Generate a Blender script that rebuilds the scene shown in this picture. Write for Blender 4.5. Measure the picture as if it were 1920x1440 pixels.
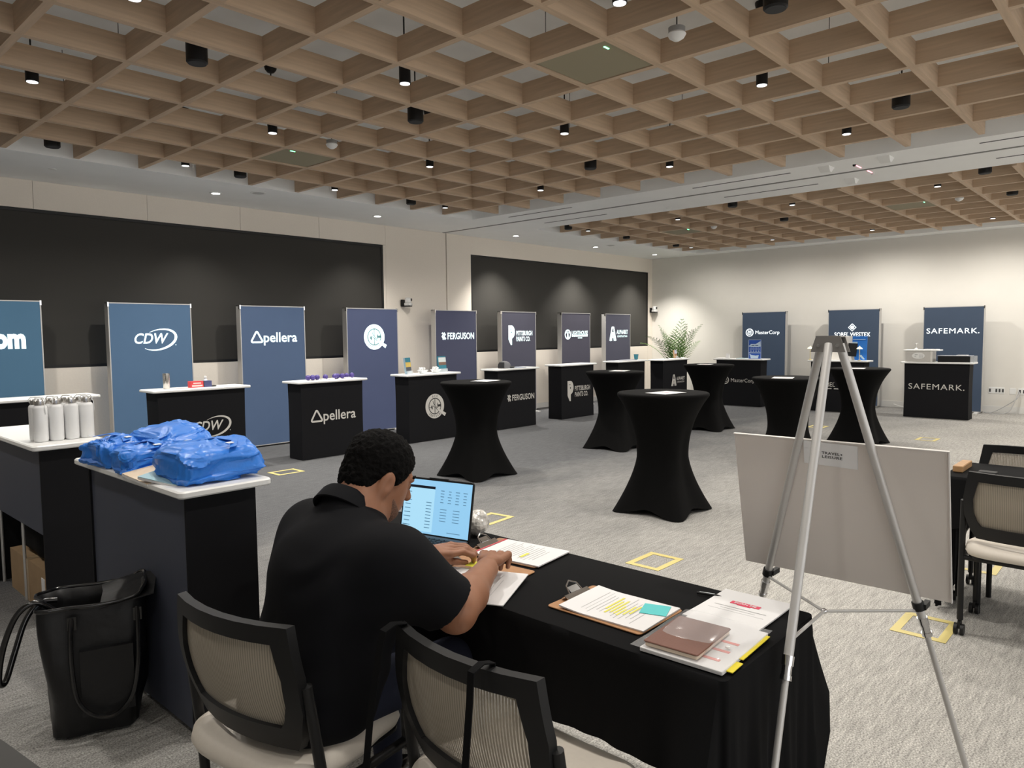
import bpy, math, random
import numpy as np
from mathutils import Matrix, Vector, Euler

for o in list(bpy.data.objects):
    bpy.data.objects.remove(o, do_unlink=True)
SC = bpy.context.scene
COL = SC.collection
PI = math.pi
rnd = random.Random(7)

# ------------------------------------------------------------------ camera
CAM_H = 1.544
cam_d = bpy.data.cameras.new('camera')
cam = bpy.data.objects.new('camera', cam_d)
COL.objects.link(cam)
cam_d.sensor_width = 36.0
cam_d.lens = 1365.4 / 1920 * 36.0
cam_d.clip_start = 0.05
_r = Vector((0.67521233, -0.73755317, -0.01017953))
_u = Vector((0.05768378, 0.03903989, 0.99757128))
_f = Vector((0.73536446, 0.67415963, -0.06890507))
cam.matrix_world = Matrix(((_r.x, _u.x, -_f.x, 0), (_r.y, _u.y, -_f.y, 0), (_r.z, _u.z, -_f.z, CAM_H), (0, 0, 0, 1)))
SC.camera = cam

# ------------------------------------------------------------------ world, exposure
W = bpy.data.worlds.new('world')
SC.world = W
W.use_nodes = True
W.node_tree.nodes['Background'].inputs[0].default_value = (1.0, 0.99, 0.975, 1)
W.node_tree.nodes['Background'].inputs[1].default_value = 0.95
vs = SC.view_settings
vs.view_transform = 'Standard'
vs.look = 'None'
vs.gamma = 1.0
vs.use_curve_mapping = False
vs.exposure = 0.98

# lamp powers (W): pendant rows by their place across the room, dimmed towards the screens
ROW_POWER = {8.4: 118, 5.5: 96, 2.5: 68, -0.5: 62, -3.5: 66}
SOFFIT_POWER = (44, 54, 190, 190, 190)
GRID2_POWER = 88

# ------------------------------------------------------------------ materials
MATS = {}
def mat(name, col, rough=0.6, metal=0.0, emit=0.0, noise=0.0, nscale=40, bump=0.0, spec=0.5, alpha=1.0, trans=0.0, sheen=0.0, ecol=None):
    if name in MATS: return MATS[name]
    m = bpy.data.materials.new(name); m.use_nodes = True
    nt = m.node_tree; b = nt.nodes['Principled BSDF']
    b.inputs['Base Color'].default_value = (*col, 1)
    b.inputs['Roughness'].default_value = rough
    b.inputs['Metallic'].default_value = metal
    b.inputs['Specular IOR Level'].default_value = spec
    b.inputs['Alpha'].default_value = alpha
    b.inputs['Transmission Weight'].default_value = trans
    if sheen: b.inputs['Sheen Weight'].default_value = sheen
    if emit:
        b.inputs['Emission Color'].default_value = (*(ecol or col), 1)
        b.inputs['Emission Strength'].default_value = emit
    if noise or bump:
        tc = nt.nodes.new('ShaderNodeTexCoord')
        n = nt.nodes.new('ShaderNodeTexNoise'); n.inputs['Scale'].default_value = nscale; n.inputs['Detail'].default_value = 3
        nt.links.new(tc.outputs['Object'], n.inputs['Vector'])
        if noise:
            r = nt.nodes.new('ShaderNodeMapRange')
            r.inputs[1].default_value = 0.3; r.inputs[2].default_value = 0.7
            r.inputs[3].default_value = 1 - noise; r.inputs[4].default_value = 1 + noise
            nt.links.new(n.outputs['Fac'], r.inputs[0])
            mx = nt.nodes.new('ShaderNodeVectorMath'); mx.operation = 'SCALE'
            mx.inputs[0].default_value = col
            nt.links.new(r.outputs[0], mx.inputs['Scale'])
            nt.links.new(mx.outputs[0], b.inputs['Base Color'])
        if bump:
            bp = nt.nodes.new('ShaderNodeBump'); bp.inputs['Strength'].default_value = bump; bp.inputs['Distance'].default_value = 0.01
            nt.links.new(n.outputs['Fac'], bp.inputs['Height'])
            nt.links.new(bp.outputs[0], b.inputs['Normal'])
    MATS[name] = m
    return m

def wood_mat(name, col, stretch, scale=6):
    m = mat(name, col, 0.62)
    nt = m.node_tree; b = nt.nodes['Principled BSDF']
    tc = nt.nodes.new('ShaderNodeTexCoord'); mp = nt.nodes.new('ShaderNodeMapping')
    mp.inputs['Scale'].default_value = stretch
    n = nt.nodes.new('ShaderNodeTexNoise'); n.inputs['Scale'].default_value = scale; n.inputs['Detail'].default_value = 6
    cr = nt.nodes.new('ShaderNodeValToRGB')
    cr.color_ramp.elements[0].position = 0.3; cr.color_ramp.elements[1].position = 0.72
    cr.color_ramp.elements[0].color = (*[c * 0.86 for c in col], 1); cr.color_ramp.elements[1].color = (*[min(1, c * 1.1) for c in col], 1)
    L = nt.links.new
    L(tc.outputs['Object'], mp.inputs[0]); L(mp.outputs[0], n.inputs['Vector']); L(n.outputs['Fac'], cr.inputs[0]); L(cr.outputs[0], b.inputs['Base Color'])
    return m

def carpet_mat():
    m = bpy.data.materials.new('carpet'); m.use_nodes = True
    nt = m.node_tree; b = nt.nodes['Principled BSDF']; L = nt.links.new
    tc = nt.nodes.new('ShaderNodeTexCoord')
    def noise(scale, stretch=(1, 1, 1), rot=0, detail=3):
        mp = nt.nodes.new('ShaderNodeMapping'); mp.inputs['Scale'].default_value = stretch; mp.inputs['Rotation'].default_value = (0, 0, rot)
        n = nt.nodes.new('ShaderNodeTexNoise'); n.inputs['Scale'].default_value = scale; n.inputs['Detail'].default_value = detail
        L(tc.outputs['Object'], mp.inputs[0]); L(mp.outputs[0], n.inputs['Vector'])
        return n
    # yarn fleck, streaks along the pile, wide cloudy waver for the colour drift
    fleck = noise(150, (1, 1, 1), 0, 3); streak = noise(7, (1, 8, 1), 0.0, 5); cloud = noise(0.8, (1, 2.2, 1), 0.2, 3)
    # base colour drifts from charcoal (screen side) to stone grey (window side)
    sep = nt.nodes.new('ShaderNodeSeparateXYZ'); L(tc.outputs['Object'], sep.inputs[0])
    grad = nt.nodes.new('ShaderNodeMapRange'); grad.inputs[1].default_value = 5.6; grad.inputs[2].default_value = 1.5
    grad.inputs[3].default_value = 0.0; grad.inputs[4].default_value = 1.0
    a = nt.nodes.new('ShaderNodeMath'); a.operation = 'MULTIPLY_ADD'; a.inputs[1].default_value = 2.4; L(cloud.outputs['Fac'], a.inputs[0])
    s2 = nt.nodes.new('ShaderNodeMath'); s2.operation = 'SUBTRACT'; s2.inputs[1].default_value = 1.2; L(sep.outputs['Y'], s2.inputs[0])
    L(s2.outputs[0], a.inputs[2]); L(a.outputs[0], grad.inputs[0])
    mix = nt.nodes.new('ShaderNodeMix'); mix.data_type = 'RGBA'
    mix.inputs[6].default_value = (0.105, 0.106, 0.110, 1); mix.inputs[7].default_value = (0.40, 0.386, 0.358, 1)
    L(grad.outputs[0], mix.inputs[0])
    mul = nt.nodes.new('ShaderNodeMath'); mul.operation = 'MULTIPLY_ADD'; mul.inputs[1].default_value = 2.6; mul.inputs[2].default_value = -0.3; L(fleck.outputs['Fac'], mul.inputs[0])
    mu2 = nt.nodes.new('ShaderNodeMath'); mu2.operation = 'MULTIPLY_ADD'; mu2.inputs[1].default_value = 0.95; mu2.inputs[2].default_value = 0.5; L(streak.outputs['Fac'], mu2.inputs[0])
    mm = nt.nodes.new('ShaderNodeMath'); mm.operation = 'MULTIPLY'; L(mul.outputs[0], mm.inputs[0]); L(mu2.outputs[0], mm.inputs[1])
    sc = nt.nodes.new('ShaderNodeVectorMath'); sc.operation = 'SCALE'; L(mix.outputs[2], sc.inputs[0]); L(mm.outputs[0], sc.inputs['Scale'])
    L(sc.outputs[0], b.inputs['Base Color'])
    b.inputs['Roughness'].default_value = 0.95; b.inputs['Specular IOR Level'].default_value = 0.1
    bp = nt.nodes.new('ShaderNodeBump'); bp.inputs['Strength'].default_value = 0.35; bp.inputs['Distance'].default_value = 0.006
    L(fleck.outputs['Fac'], bp.inputs['Height']); L(bp.outputs[0], b.inputs['Normal'])
    MATS['carpet'] = m
    return m

def mesh_fabric_mat():
    """beige mesh back: fine upright ribs with open gaps"""
    m = bpy.data.materials.new('mesh_fabric'); m.use_nodes = True
    nt = m.node_tree; b = nt.nodes['Principled BSDF']; L = nt.links.new
    b.inputs['Base Color'].default_value = (0.36, 0.315, 0.25, 1); b.inputs['Roughness'].default_value = 0.7
    tc = nt.nodes.new('ShaderNodeTexCoord')
    w = nt.nodes.new('ShaderNodeTexWave'); w.wave_type = 'BANDS'; w.bands_direction = 'Y'; w.inputs['Scale'].default_value = 42; w.inputs['Distortion'].default_value = 0.0
    L(tc.outputs['Object'], w.inputs['Vector'])
    cr = nt.nodes.new('ShaderNodeMapRange'); cr.inputs[1].default_value = 0.12; cr.inputs[2].default_value = 0.42; cr.inputs[3].default_value = 0.62; cr.inputs[4].default_value = 1.0
    L(w.outputs['Fac'], cr.inputs[0])
    L(cr.outputs[0], b.inputs['Alpha'])
    MATS['mesh_fabric'] = m
    return m

WHITE = mat('white_paint', (0.80, 0.80, 0.78), 0.7)
SOFFIT = mat('soffit_paint', (0.88, 0.885, 0.875), 0.75, noise=0.015, nscale=3)
DECKM = mat('deck_paint', (0.84, 0.85, 0.84), 0.85, noise=0.05, nscale=2)
CREAM = mat('cream_panel', (0.80, 0.735, 0.65), 0.75, noise=0.02, nscale=60, bump=0.03)
FARW = mat('far_wall_paint', (0.76, 0.735, 0.68), 0.8, noise=0.01, nscale=4)
BASEB = mat('baseboard_paint', (0.74, 0.73, 0.70), 0.6)
BEAM_A = wood_mat('maple_lengthwise', (0.55, 0.405, 0.28), (0.5, 8, 8), 5)
BEAM_B = wood_mat('maple_crosswise', (0.55, 0.405, 0.28), (8, 0.5, 8), 5)
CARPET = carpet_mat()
MESHF = mesh_fabric_mat()
BLACKM = mat('black_metal', (0.007, 0.007, 0.0075), 0.45, spec=0.35)
BLACKP = mat('black_plastic', (0.0065, 0.0065, 0.007), 0.5, spec=0.35)
BLACKF = mat('black_fabric', (0.0055, 0.0055, 0.006), 0.9, noise=0.2, nscale=500, spec=0.12)
SPANDEX = mat('black_spandex', (0.0036, 0.0035, 0.0035), 0.8, noise=0.1, nscale=300, spec=0.07)
CTRF = mat('counter_fabric', (0.0062, 0.0062, 0.0078), 0.75, noise=0.12, nscale=400, spec=0.2)
SILVER = mat('brushed_aluminium', (0.60, 0.59, 0.575), 0.5, 0.6)
CHROME = mat('chrome', (0.75, 0.75, 0.76), 0.12, 1.0)
BOARDW = mat('white_laminate', (0.84, 0.84, 0.82), 0.35)
PAPER = mat('paper', (0.75, 0.74, 0.74), 0.8)
INK = mat('grey_print', (0.42, 0.42, 0.42), 0.8)
DARKINK = mat('black_print', (0.03, 0.03, 0.03), 0.7)
LENS = mat('lamp_lens', (1, 1, 1), 0.4, emit=1.1, ecol=(0.95, 0.97, 1.0))
LENS_DIM = mat('lamp_lens_soffit', (1, 1, 1), 0.4, emit=5.0, ecol=(1.0, 0.97, 0.92))
GREEN = mat('green_led', (0.1, 1, 0.4), 0.4, emit=5.0, ecol=(0.12, 1.0, 0.35))
RED_GLOW = mat('red_streak_glow', (1, 0.2, 0.25), 0.4, emit=1.6, ecol=(1.0, 0.30, 0.36))
SCREENB = mat('black_screen', (0.042, 0.040, 0.036), 0.7, spec=0.25)
LOGOW = mat('logo_glow', (0.9, 1, 1), 0.5, emit=0.62, ecol=(0.70, 0.97, 1.0))
LOGOF = mat('logo_far_glow', (0.95, 1, 1), 0.5, emit=0.60, ecol=(0.90, 0.97, 1.0))
LOGOP = mat('logo_print', (0.62, 0.60, 0.56), 0.8)
CREAMV = mat('cream_vinyl', (0.70, 0.64, 0.56), 0.5, noise=0.02, nscale=80)

# ------------------------------------------------------------------ mesh builder
class MB:
    def __init__(s): s.v = []; s.f = []; s.fm = []
    def add(s, vs, fs):
        n = len(s.v); s.v += [tuple(v) for v in vs]; s.f += [tuple(i + n for i in f) for f in fs]; return s
    def box(s, c, d, rot=None):
        x, y, z = d[0] / 2, d[1] / 2, d[2] / 2
        p = [Vector((i, j, k)) for k in (-z, z) for (i, j) in ((-x, -y), (x, -y), (x, y), (-x, y))]
        if rot is not None:
            R = Euler(rot).to_matrix(); p = [R @ q for q in p]
        c = Vector(c)
        return s.add([q + c for q in p], [(3, 2, 1, 0), (4, 5, 6, 7), (0, 1, 5, 4), (1, 2, 6, 5), (2, 3, 7, 6), (3, 0, 4, 7)])
    def b2(s, a, b):
        return s.box([(a[i] + b[i]) / 2 for i in range(3)], [abs(b[i] - a[i]) for i in range(3)])
    def slab(s, c, d, r=0.02, e=0.004, n=5):
        """flat board with rounded plan corners and eased edges"""
        x, y, z = d[0] / 2, d[1] / 2, d[2] / 2
        def loop(inset, zz):
            o = []
            for cx, cy, a0 in ((x - r, y - r, 0), (-x + r, y - r, PI / 2), (-x + r, -y + r, PI), (x - r, -y + r, 1.5 * PI)):
                for i in range(n + 1):
                    a = a0 + i / n * PI / 2; rr = max(r - inset, 0.0005)
                    o.append((c[0] + cx + rr * math.cos(a), c[1] + cy + rr * math.sin(a), c[2] + zz))
            return o
        e = min(e, z * 0.9)
        return s.loft([loop(e, -z), loop(0, -z + e), loop(0, z - e), loop(e, z)], True, True)
    def loft(s, loops, cap0=True, cap1=True, closed=True):
        n = len(loops[0]); vs = [p for l in loops for p in l]; fs = []
        for k in range(len(loops) - 1):
            for i in range(n if closed else n - 1):
                j = (i + 1) % n
                fs.append((k * n + i, k * n + j, (k + 1) * n + j, (k + 1) * n + i))
        if cap0: fs.append(tuple(reversed(range(n))))
        if cap1: fs.append(tuple(range((len(loops) - 1) * n, len(loops) * n)))
        return s.add(vs, fs)
    def cyl(s, p0, p1, r0, r1=None, n=16):
        r1 = r0 if r1 is None else r1
        p0, p1 = Vector(p0), Vector(p1); d = (p1 - p0).normalized()
        a = d.orthogonal().normalized(); b = d.cross(a)
        L = lambda p, r: [p + (a * math.cos(t) + b * math.sin(t)) * r for t in [2 * PI * i / n for i in range(n)]]
        return s.loft([L(p0, r0), L(p1, r1)])
    def tube(s, pts, r, n=8, rs=None, cap=True):
        pts = [Vector(p) for p in pts]; loops = []
        t0 = (pts[1] - pts[0]).normalized(); a = t0.orthogonal().normalized()
        for i, p in enumerate(pts):
            t = (pts[min(i + 1, len(pts) - 1)] - pts[max(i - 1, 0)]).normalized()
            a = (a - t * a.dot(t)).normalized(); b = t.cross(a); rr = rs[i] if rs else r
            loops.append([p + (a * math.cos(q) + b * math.sin(q)) * rr for q in [2 * PI * k / n for k in range(n)]])
        return s.loft(loops, cap, cap)
    def strip(s, pts, w, t, wdir):
        """flat strap along pts, width along wdir"""
        wd = Vector(wdir).normalized(); loops = []
        pts = [Vector(p) for p in pts]
        for i, p in enumerate(pts):
            tg = (pts[min(i + 1, len(pts) - 1)] - pts[max(i - 1, 0)]).normalized()
            nn = tg.cross(wd).normalized()
            loops.append([p + wd * w / 2 + nn * t / 2, p - wd * w / 2 + nn * t / 2, p - wd * w / 2 - nn * t / 2, p + wd * w / 2 - nn * t / 2])
        return s.loft(loops)
    def lathe(s, prof, c=(0, 0, 0), n=24):
        loops = [[(c[0] + r * math.cos(2 * PI * i / n), c[1] + r * math.sin(2 * PI * i / n), c[2] + z) for i in range(n)] for r, z in prof]
        return s.loft(loops)
    def sphere(s, c, r, n=12, m=8, sc=(1, 1, 1)):
        prof = [(math.sin(PI * k / m), -math.cos(PI * k / m)) for k in range(1, m)]
        loops = [[(c[0] + r * sc[0] * a * math.cos(2 * PI * i / n), c[1] + r * sc[1] * a * math.sin(2 * PI * i / n), c[2] + r * sc[2] * z) for i in range(n)] for a, z in prof]
        return s.loft(loops)
    def poly(s, pts2, y0, y1):
        """polygon given in (x,z), extruded between y0 (front) and y1"""
        n = len(pts2)
        vs = [(x, y0, z) for x, z in pts2] + [(x, y1, z) for x, z in pts2]
        fs = [tuple(range(n)), tuple(reversed(range(n, 2 * n)))] + [(i, i + n, (i + 1) % n + n, (i + 1) % n) for i in range(n)]
        return s.add(vs, fs)
    def ring(s, cx, cz, ro, ri, y0, y1, n=40, a0=0, a1=2 * PI, sx=1.0):
        full = abs(a1 - a0 - 2 * PI) < 1e-6
        k = n if full else n + 1
        A = [a0 + (a1 - a0) * i / n for i in range(k)]
        vs = []
        for r, y in ((ro, y0), (ri, y0), (ro, y1), (ri, y1)):
            vs += [(cx + sx * r * math.cos(a), y, cz + r * math.sin(a)) for a in A]
        fs = []
        for i in range(k if full else k - 1):
            j = (i + 1) % k
            fs += [(i, j, k + j, k + i), (2 * k + i, 3 * k + i, 3 * k + j, 2 * k + j), (i, 2 * k + i, 2 * k + j, j), (k + i, k + j, 3 * k + j, 3 * k + i)]
        return s.add(vs, fs)
    def mesh(s, name, m, smooth=35):
        me = bpy.data.meshes.new(name); me.from_pydata([tuple(v) for v in s.v], [], s.f)
        me.validate(); me.update()
        import bmesh as _bm
        bm = _bm.new(); bm.from_mesh(me); _bm.ops.recalc_face_normals(bm, faces=bm.faces); bm.to_mesh(me); bm.free()
        if smooth:
            me.shade_smooth()
            me.set_sharp_from_angle(angle=math.radians(smooth))
        if m: me.materials.append(m)
        return me

def link(name, data, parent=None, loc=(0, 0, 0), rot=(0, 0, 0)):
    o = bpy.data.objects.new(name, data); COL.objects.link(o)
    o.location = loc; o.rotation_euler = rot
    if parent is not None: o.parent = parent
    return o
def part(name, mb, m, parent, loc=(0, 0, 0), rot=(0, 0, 0), smooth=35, label=None):
    o = link(name, mb.mesh(name, m, smooth), parent, loc, rot)
    if label: o['label'] = label
    return o
def tag(o, label, cat, group=None):
    o['label'] = label; o['category'] = cat
    if group: o['group'] = group
    return o
def thing(name, label, cat, loc=(0, 0, 0), rz=0.0, group=None):
    return tag(link(name, None, None, loc, (0, 0, rz)), label, cat, group)
def solo(name, mb, m, label, cat, loc=(0, 0, 0), rot=(0, 0, 0), group=None, smooth=35):
    return tag(part(name, mb, m, None, loc, rot, smooth), label, cat, group)
def struct(name, mb, m, parent=None, smooth=0):
    o = part(name, mb, m, parent, smooth=smooth)
    if parent is None: o['kind'] = 'structure'
    return o
def copy_tree(o, parent=None):
    c = o.copy(); COL.objects.link(c); c.parent = parent
    for ch in list(o.children): copy_tree(ch, c)
    return c
def spot(parent, loc, power, size, col=(1.0, 0.955, 0.885), radius=0.05, blend=0.7, rot=(0, 0, 0)):
    l = bpy.data.lights.new('downlight_beam', 'SPOT'); l.energy = power; l.color = col
    l.spot_size = math.radians(size); l.spot_blend = blend; l.shadow_soft_size = radius
    return link('downlight_beam', l, parent, loc, rot)

_tc = {}
def text_data(body, bold=0.0, shear=0.0, space=1.0):
    key = (body, bold, shear, space)
    if key not in _tc:
        cu = bpy.data.curves.new('lettering', 'FONT'); cu.body = body; cu.offset = bold; cu.shear = shear; cu.space_character = space
        cu.resolution_u = 3
        ob = bpy.data.objects.new('lettering', cu); COL.objects.link(ob)
        dg = bpy.context.evaluated_depsgraph_get()
        me = ob.evaluated_get(dg).to_mesh()
        v = [tuple(p.co) for p in me.vertices]; f = [tuple(p.vertices) for p in me.polygons]
        ob.evaluated_get(dg).to_mesh_clear()
        bpy.data.objects.remove(ob, do_unlink=True); bpy.data.curves.remove(cu)
        xs = [p[0] for p in v]; ys = [p[1] for p in v]
        _tc[key] = (v, f, min(xs), max(xs), min(ys), max(ys))
    return _tc[key]
def add_text(mb, body, cx, cz, w, h, y=-0.002, bold=0.0, shear=0.0, space=1.0, rot=0.0):
    """lettering in the x-z plane, facing -y, fitted to w x h around (cx, cz)"""
    v, f, x0, x1, y0, y1 = text_data(body, bold, shear, space)
    ca, sa = math.cos(rot), math.sin(rot); out = []
    for p in v:
        a = ((p[0] - x0) / (x1 - x0) - 0.5) * w; b = ((p[1] - y0) / (y1 - y0) - 0.5) * h
        out.append((cx + a * ca - b * sa, y, cz + a * sa + b * ca))
    mb.add(out, f); return mb
# ================================================================== STRUCTURE
HB = 3.356           # soffit and underside of the wood grid
DECK = HB + 0.62
CELL = 0.625
GX0, GY0 = 3.2006, 2.6897
WY = 9.785           # left wall (screen wall)
WX = 15.9            # far wall
XMIN, YMIN = -3.6, -4.6
gx = lambda b: GX0 + b * CELL
gy = lambda a: GY0 + a * CELL

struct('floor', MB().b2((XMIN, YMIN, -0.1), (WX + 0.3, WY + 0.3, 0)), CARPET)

# ---- ceiling: soffit with two long openings, deck above
OP1 = (-3.0, 8.22, -3.9, 8.36)
OP2 = (9.77, 15.46, -3.9, 8.36)
cb = MB()
for a, b in (((XMIN, 8.36), (WX + 0.3, WY + 0.3)), ((XMIN, YMIN), (WX + 0.3, -3.9)), ((XMIN, -3.9), (-3.0, 8.36)), ((8.22, -3.9), (9.77, 8.36)), ((15.46, -3.9), (WX + 0.3, 8.36))):
    cb.b2((a[0], a[1], HB), (b[0], b[1], DECK + 0.1))
ceiling = struct('ceiling', cb, SOFFIT)
struct('deck', MB().b2((-3.0, -3.9, DECK), (8.22, 8.36, DECK + 0.1)).b2((9.77, -3.9, DECK), (15.46, 8.36, DECK + 0.1)), DECKM, ceiling)

BW, BD = 0.05, 0.16
def beam_mesh(length, along, m, z0):
    d = (length, BW, BD) if along == 'x' else (BW, length, BD)
    return MB().box((0, 0, z0 + BD / 2), d).mesh('beam', m, 0)
A1 = beam_mesh(8.10 + 2.9, 'x', BEAM_A, 0); B1 = beam_mesh(8.32 + 3.8, 'y', BEAM_B, 0.0015)
A2 = beam_mesh(15.28 - 9.89, 'x', BEAM_A, 0); B2 = B1
for a in range(-10, 9):
    link('beam', A1, ceiling, ((8.10 - 2.9) / 2, gy(a), HB))
    link('beam', A2, ceiling, ((15.28 + 9.89) / 2, gy(a), HB))
for b in range(-9, 8):
    link('beam', B1, ceiling, (gx(b), (8.32 - 3.8) / 2, HB))
for n in range(8):
    link('beam', B2, ceiling, (10.42 + CELL * n, (8.32 - 3.8) / 2, HB))
wire = MB().cyl((0, 0, BD), (0, 0, DECK - HB), 0.0025, n=6).mesh('hanger_wire', BLACKM)
for a in range(-9, 9, 2):
    for b in range(-8, 8, 3):
        link('hanger_wire', wire, ceiling, (gx(b) + 0.17, gy(a), HB))
    for n in (1, 4, 7):
        link('hanger_wire', wire, ceiling, (10.42 + CELL * n + 0.17, gy(a), HB))

# partition track and linear slots in the soffit
DARKSLOT = mat('dark_slot', (0.05, 0.05, 0.052), 0.7)
struct('trim_1', MB().b2((8.875, YMIN, HB - 0.006), (8.915, WY, HB + 0.01)), mat('track_grey', (0.22, 0.22, 0.215), 0.5, 0.4))
sl = MB()
for y in (7.17, 4.0, 0.9, -2.2):
    for x in (8.46, 9.33):
        sl.b2((x - 0.012, y - 0.62, HB - 0.003), (x + 0.012, y + 0.62, HB + 0.01))
struct('trim_2', sl, DARKSLOT)

# ---- left wall: cream panels around two recessed video walls
wl = struct('wall_left', MB().b2((XMIN, WY + 0.06, 0), (WX + 0.3, WY + 0.2, HB)), mat('wall_core', (0.35, 0.31, 0.27), 0.9))
D1 = (0.2, 7.545, 1.195, 3.03); D2 = (9.575, 15.70, 1.205, 3.02)
seams = [XMIN, -2.48, -1.22, 0.04, 1.30, 2.56, 3.82, 5.07, 6.34, 7.60, 8.955]
G = 0.002
def panel(x0, x1, z0, z1):
    if x1 - x0 > 0.02: part('panel', MB().b2((x0 + G, WY, z0 + G), (x1 - G, WY + 0.06, z1 - G)), CREAM, wl, smooth=0)
for x0, x1 in zip(seams[:-1], seams[1:]):
    if x0 < 7.5: panel(x0, x1, D1[3], HB)
    if x1 <= D1[0] + 0.2: panel(x0, x1, 0.1, D1[3])
    elif x0 < D1[1]: panel(max(x0, 0.04), x1 if x1 < 7.58 else D1[1], 0.1, D1[2])
panel(D1[1], 7.60, 0.1, D1[3]); panel(7.60, 8.955 - 0.006, 0.1, HB)
panel(D2[0] - 0.0035, D2[1] + 0.0035, D2[3], HB); panel(8.967, D2[0], 0.1, HB); panel(D2[1], WX, 0.1, HB)
for x0, x1 in ((9.575, 11.1), (11.1, 12.63), (12.63, 14.17), (14.17, 15.70)): panel(x0, x1, 0.1, D2[2])
struct('baseboard_left', MB().b2((XMIN, WY - 0.012, 0), (WX, WY + 0.05, 0.1)), BASEB)
for d, lab in ((D1, 'long black video wall on the near part of the cream screen wall'), (D2, 'black video wall nearer the far corner with soft light pools')):
    t = thing('video_wall', lab, 'screen', ((d[0] + d[1]) / 2, WY, d[2]))
    w, h = d[1] - d[0], d[3] - d[2]
    part('screen', MB().b2((-w / 2 + 0.035, 0.012, 0.035), (w / 2 - 0.035, 0.05, h - 0.035)), SCREENB, t, smooth=0)
    f = MB()
    f.b2((-w / 2, 0.0, 0), (w / 2, 0.055, 0.035)).b2((-w / 2, 0.0, h - 0.035), (w / 2, 0.055, h)).b2((-w / 2, 0.0, 0.035), (-w / 2 + 0.035, 0.055, h - 0.035)).b2((w / 2 - 0.035, 0.0, 0.035), (w / 2, 0.055, h - 0.035))
    part('frame', f, mat('screen_frame', (0.008, 0.008, 0.008), 0.5), t, smooth=0)

# ---- far wall
struct('wall_far', MB().b2((WX, YMIN, 0), (WX + 0.2, WY, HB)), FARW)
wr_ = MB().b2((XMIN, YMIN - 0.2, 0), (WX + 0.3, YMIN, 0.35)).b2((XMIN, YMIN - 0.2, 3.0), (WX + 0.3, YMIN, HB))
for k in range(9): wr_.b2((XMIN + k * 2.42, YMIN - 0.15, 0.35), (XMIN + k * 2.42 + 0.12, YMIN, 3.0))
struct('wall_right', wr_, mat('wall_grey', (0.55, 0.54, 0.52), 0.85))
struct('wall_back', MB().b2((XMIN - 0.2, YMIN, 0), (XMIN, WY + 0.3, HB)), mat('wall_grey', (0.55, 0.54, 0.52), 0.85))
struct('baseboard_far', MB().b2((WX - 0.012, YMIN, 0), (WX, WY, 0.12)), BASEB)

# ================================================================== CEILING FIXTURES
def make_pendant():
    t = thing('pendant_downlight', 'x', 'lamp')
    part('housing', MB().lathe([(0.036, 0.002), (0.042, 0.0), (0.042, 0.2), (0.036, 0.204), (0.008, 0.205)]), BLACKM, t)
    part('lens', MB().lathe([(0.001, -0.0015), (0.036, -0.0015), (0.036, 0.003), (0.001, 0.003)]), LENS, t)
    part('stem', MB().cyl((0, 0, 0.2), (0, 0, DECK - HB - 0.06), 0.006, n=8), BLACKM, t)
    part('canopy', MB().lathe([(0.004, 0), (0.03, 0.006), (0.05, 0.03), (0.057, 0.06), (0.057, 0.075)], (0, 0, DECK - HB - 0.09)), BLACKM, t)
    return t
lamp0 = make_pendant(); used = [False]
def pendant(x, y, power, lab, group):
    t = lamp0 if not used[0] else copy_tree(lamp0)
    used[0] = True
    t.location = (x, y, HB + 0.018); t['label'] = lab; t['group'] = group
    t['_p'] = power
    return t
lamps = []
ROWN = {8.4: 'row at the screen-side edge', 5.5: 'second row from the screens', 2.5: 'third row from the screens', -0.5: 'fourth row from the screens', -3.5: 'row at the window side'}
for a in (8.4, 5.5, 2.5, -0.5, -3.5):
    for b in (-5.5, -2.5, 0.5, 3.5, 6.5):
        lab = 'lit black downlight in near grid, %s, %s' % (ROWN[a], {-5.5: 'past the left edge', -2.5: 'leftmost', 0.5: 'second from left', 3.5: 'third from left', 6.5: 'nearest the ceiling track'}[b])
        lamps.append((pendant(gx(b), gy(a), ROW_POWER[a], lab, 'pendant downlights in the near grid'), ROW_POWER[a] * {-5.5: 0.4, -2.5: 0.8}.get(b, 1.0)))
for a in (8.4, 5.5, 2.5, -0.5, -3.5):
    for b in (12.05, 15.05, 18.05):
        if b == 15.05: continue
        lab = 'small lit downlight in the far grid, %s, %s' % (ROWN[a], 'near the ceiling track' if b < 13 else 'near the far wall')
        lamps.append((pendant(gx(b), gy(a), GRID2_POWER, lab, 'pendant downlights in the far grid'), GRID2_POWER * (0.55 if a > 5 else 1)))
for t, p in lamps:
    del t['_p']
    far_ = t['group'].endswith('far grid')
    spot(t, (0, 0, -0.012), p, 172 if far_ else 150, radius=0.04, blend=0.7 if far_ else 1.0)

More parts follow.
